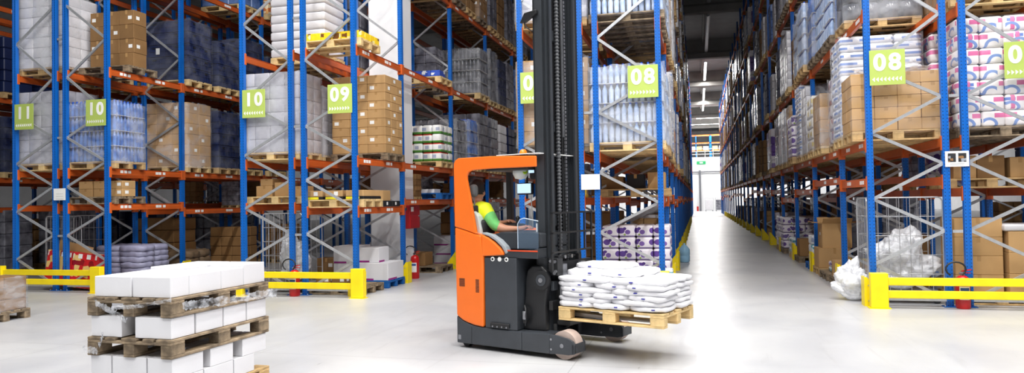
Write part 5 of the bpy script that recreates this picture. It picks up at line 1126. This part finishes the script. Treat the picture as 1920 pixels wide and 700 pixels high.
m = MB(); m.bbox(-.085, .085, -.27, .27, 0, .5, M_REDC, .01); obj('body', m, e); m = MB(); m.bbox(.085, .095, -.25, .25, .02, .48, M_REDC, .004); d_ = obj('door', m, e)
m = MB(); m.cyl((.095, .19, .26), (.115, .19, .26), .02, M_STEEL, 10); obj('latch', m, d_); m = MB(); m.box(.0955, .097, -.24, -.1, .36, .46, M_WHITE); obj('sticker', m, d_); m = MB(); m.cyl((-.02, -.272, .42), (-.02, -.275, .42), .045, M_DARKM, 16); obj('gauge', m, e)

# ------------------------------------------------------------------ far end of the aisle: mezzanine front
m = MB(); m.box(-40, 26, 95, 95.3, 0, 6.6, M_WALL); m.box(-40, 26, 95, 118, 6.6, 6.9, M_WALL); struct(obj('wall_mezzanine', m), 'white mezzanine front wall at the far aisle end')
e = tag(empty('mezzanine_railing', (0, 95.1, 6.9)), 'white railing along the top of the far mezzanine', 'railing')
for k in range(3): m = MB(); m.box(-8, 10, -.03, .03, .35+.35*k, .42+.35*k, M_WHITE); obj('rail', m, e)
for k in range(19): m = MB(); m.box(-.03, .03, -.03, .03, 0, 1.12, M_WHITE); obj('baluster', m, e, (-8+k, 0, 0))
for j in range(2):
    e = tag(empty('mezzanine_shelf', (-3.6+5.4*j, 97.5, 6.9)), ('left far orange and blue shelf on the mezzanine', 'right far orange and blue shelf on the mezzanine')[j], 'rack')
    for k in range(4): m = MB(); m.box(-.06, .06, -.4, .4, 0, 3.0, M_POST); obj('post', m, e, (k*1.75, 0, 0))
    for z in (.9, 1.9, 2.9): m = MB(); m.box(-.05, 5.3, -.4, .4, z, z+.14, M_BEAM); obj('shelf_board', m, e)
    for k in range(6):
        m = MB(); m.bbox(-.35, .35, -.3, .3, 0, .5, (M_CARD, M_WRAPW)[k % 2], .01); loose('carton', m, -3.6+5.4*j+.5+k*.85, 97.5, 6.9+1.04, f'far carton on the mezzanine {("left", "right")[j]} shelf, {ORD[k]} from left', 'box', 'cartons on the far mezzanine')
m = MB(); m.cyl((.3, 94.85, 0), (.3, 94.85, 5.2), .13, mat('pipe_grey', (110, 112, 118), .5), 12); m.cyl((-4, 94.8, 5.0), (9, 94.8, 5.0), .07, MATS['pipe_grey'], 8); loose('wall_pipe', m, 0, 0, 0, 'dark grey pipe running up the far white wall', 'pipe', None)
m = MB(); m.box(-.55, .55, -.04, .04, 0, .38, mat('exit_green', (40, 150, 90), .4, emit=.6)); m.box(-.2, .2, -.045, -.04, .1, .28, M_WHITE); loose('exit_sign', m, .5, 94.96, 6.0, 'small green exit sign high on the far wall', 'sign', None)
m = MB(); m.cyl((0, 0, 0), (0, 0, .6), .12, M_RED, 12); loose('fire_extinguisher', m, -.05, 94.6, 0, 'tiny red extinguisher by the far wall pipe', 'extinguisher', 'red fire extinguishers')
for k in range(2):
    e = cage(1.35+1.25*k, 93.2, 0, 1.0, .8, 1.7, ('left white roll cage at the far aisle end', 'right white roll cage at the far aisle end')[k]); m = MB(); m.bbox(-.44, .44, -.34, .34, 0, 1.25, (M_WRAPW, MB_GRY)[k], .03, 2); loose('wrapped_goods', m, 1.35+1.25*k, 93.2, .172, ('wrapped goods in the left far roll cage', 'wrapped goods in the right far roll cage')[k], 'goods', None)
